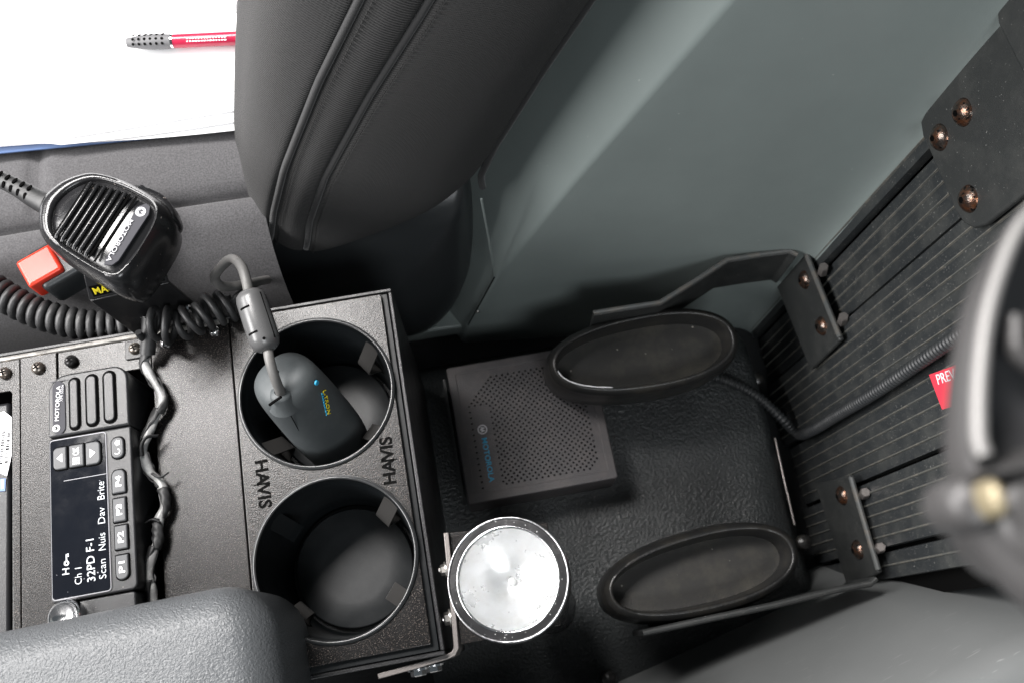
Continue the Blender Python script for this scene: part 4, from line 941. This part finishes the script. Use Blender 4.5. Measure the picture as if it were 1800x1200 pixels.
def rust_bolt(parent, p, ax, r):
    M = axis_frame(p, ax)
    o = add('bolt', lathe([(0, r * 0.62), (r * 0.35, r * 0.57), (r * 0.66, r * 0.42), (r * 0.88, r * 0.20), (r, 0), (r, -0.002)], 28, M), 'rust_bolt', parent, smooth=60)
    add('socket', lathe([(0, 0.0001), (r * 0.24, 0.0001), (r * 0.27, -0.0012)], 6, M @ flat(r * 0.615)), 'black_hole', o, smooth=0)
def rack_bracket(label, arm_px, arm_z, hgt, fl_px, bolts, nuts):
    pts = [P(x, y, arm_z) for x, y in arm_px]
    t = thing('rack_bracket', label, 'bracket', (pts[1].x, pts[1].y, arm_z - 0.06), 'rack brackets')
    ar_ = sheet([(p, p - UP * hgt) for p in pts], 0.0042)
    add('arm', ar_, 'rack_steel', t, bevel=0.0008)
    add('arm_edge', tube([p + UP * 0.0002 for p in pts], 0.0017, 8, sx=1.0), 'rack_edge' if pts[0].y > 0.1 else 'rack_steel', t, smooth=30)
    fpts = [PL(x, y, (0.249, 0, -0.24), PLN) for x, y in fl_px]
    add('flange', solid(fpts, (0.0038, 0, 0)), 'rack_steel', t, bevel=0.0012)
    add('flange_edge', tube([fpts[1].lerp(fpts[2], 0.03) + V((0.001, 0, 0.0)), fpts[1].lerp(fpts[2], 0.97) + V((0.001, 0, 0.0))], 0.0019, 8), 'rack_edge', t)
    for x, y in bolts: rust_bolt(t, PL(x, y, (0.2492, 0, -0.24), PLN), (-1, 0, 0.05), 0.0072)
    for x, y in nuts: add('nut', lathe([(0.0, 0.004), (0.003, 0.004), (0.0036, 0.003), (0.0036, -0.006)], 6, axis_frame(PL(x, y, (0.2535, 0, -0.24), PLN), (-0.2, 0.1, 1))), 'plated', t, smooth=20)
    add('cup_mount', solid([(pts[0].x + 0.012, pts[0].y, arm_z - 0.052), (pts[1].x - 0.004, pts[1].y, arm_z - 0.052), (pts[1].x - 0.004, pts[1].y + (0.02 if pts[0].y < 0.1 else -0.02), arm_z - 0.052), (pts[0].x + 0.012, pts[0].y + (0.02 if pts[0].y < 0.1 else -0.02), arm_z - 0.052)], (0, 0, -0.003)), 'rack_steel', t)
    return t
rack_bracket('dusty black steel bracket carrying the upper oval cup', [(1043, 550), (1100, 541), (1160, 532), (1220, 495), (1278, 457), (1340, 447), (1388, 441), (1402, 448)], -0.102, 0.050,
             [(1362, 497), (1412, 440), (1476, 598), (1424, 650)], [(1415, 492), (1445, 573)], [(1447, 473), (1482, 560)])
rack_bracket('black steel bracket carrying the lower oval cup at the floor', [(1130, 1112), (1250, 1086), (1365, 1062), (1470, 1036), (1530, 1025), (1540, 1016)], -0.122, 0.050,
             [(1432, 850), (1492, 834), (1543, 1006), (1490, 1035)], [(1481, 870), (1509, 965)], [(1520, 866), (1547, 962)])

# ================================================================== upper mounting plate with rusty bolts
mp = thing('mounting_plate', 'black steel mounting plate with three rusty dome bolts in the upper right', 'plate', on_plate(1700, 250, 0.006))
mpo = 0.0062
pp = [(1764, 38), (1690, 120), (1628, 196), (1618, 215), (1622, 240), (1634, 265), (1662, 330), (1680, 372), (1694, 392), (1712, 402), (1732, 396), (1800, 342), (1860, 290), (1900, 120), (1860, 40), (1800, -20)]
add('plate', solid([on_plate(x, y, mpo) for x, y in pp], (0.0035, 0, 0)), 'rack_steel', mp, bevel=0.0008)
for x, y in ((1693, 198), (1652, 242), (1703, 350)): rust_bolt(mp, on_plate(x, y, mpo), (-1, 0, 0.05), 0.0072)
fld = [on_plate(x, y, mpo + 0.001) for x, y in ((1764, 40), (1800, 112), (1900, 300), (1960, 100), (1800, -120), (1757, -60))]
add('folded_flange', solid(fld, (-0.003, 0, 0)), 'rack_steel', mp, bevel=0.002)

# ================================================================== gun lock close to the lens
gl = thing('weapon_lock', 'blurred grey metal weapon lock jaw close to the lens at the right edge', 'lock', P(1760, 700, 0.22))
lz = 0.372; LS = Matrix.Scale(0.85, 4)
jaw = [(1890, 270), (1838, 325), (1793, 380), (1745, 462), (1718, 547), (1702, 650), (1696, 740), (1698, 800), (1712, 836), (1740, 842), (1800, 830), (1900, 820)]
Lj = catmull([P(x, y, lz) for x, y in jaw], 5)
jc = P(1900, 600, lz)
rows = []
for s, dz in ((0.985, -0.006), (1.0, -0.0025), (0.985, -0.001), (0.955, 0.0), (0.90, -0.0005), (0.86, -0.002)):
    rows.append([jc + (p - jc) * s + UP * dz for p in Lj])
add('jaw', grid(rows, uv=False), 'lock_steel', gl, smooth=60)
add('jaw_pocket', grid([[jc + (p - jc) * s + UP * dz for p in Lj] for s, dz in ((0.865, -0.0018), (0.84, -0.006), (0.5, -0.007), (0.05, -0.007))], uv=False), 'lock_dark', gl, smooth=60)
lip = catmull([P(x, y, lz + 0.001) for x, y in ((1838, 350), (1792, 400), (1758, 478), (1735, 562), (1723, 660), (1721, 760), (1730, 800))], 8)
add('jaw_lip', tube(lip, 0.0010, 12), 'lock_bright', gl, smooth=80)
add('jaw_pad', tube(catmull([P(x, y, lz - 0.002) for x, y in ((1785, 560), (1790, 620), (1830, 650))], 6), 0.0015, 10), 'lock_steel', gl, smooth=80)
kn_ = P(1712, 880, lz - 0.004)
add('knuckle', lathe([(0, 0.0024), (0.0028, 0.002), (0.0042, 0.0005), (0.0045, -0.003), (0.0045, -0.007)], 28, Matrix.Translation(kn_) @ LS), 'lock_steel', gl, smooth=60)
add('pivot_pin', lathe([(0, 0.0024), (0.0015, 0.0021), (0.0022, 0.001), (0.0022, -0.008)], 24, Matrix.Translation(P(1745, 875, lz)) @ LS @ Matrix.Diagonal((0.6, 1.2, 1, 1))), 'lock_brass', gl, smooth=60)
arm_ = catmull([P(x, y, lz - 0.008) for x, y in ((1720, 900), (1765, 950), (1820, 1010), (1910, 1090))], 6)
add('arm', tube(arm_, 0.0042, 16, sx=1.0), 'lock_steel', gl, smooth=60)
add('lock_case', lathe([(0, 0.005), (0.0075, 0.0045), (0.0098, 0.0024), (0.0102, -0.002), (0.0102, -0.012)], 36, Matrix.Translation(P(1845, 900, lz - 0.006)) @ LS), 'lock_steel', gl, smooth=60)
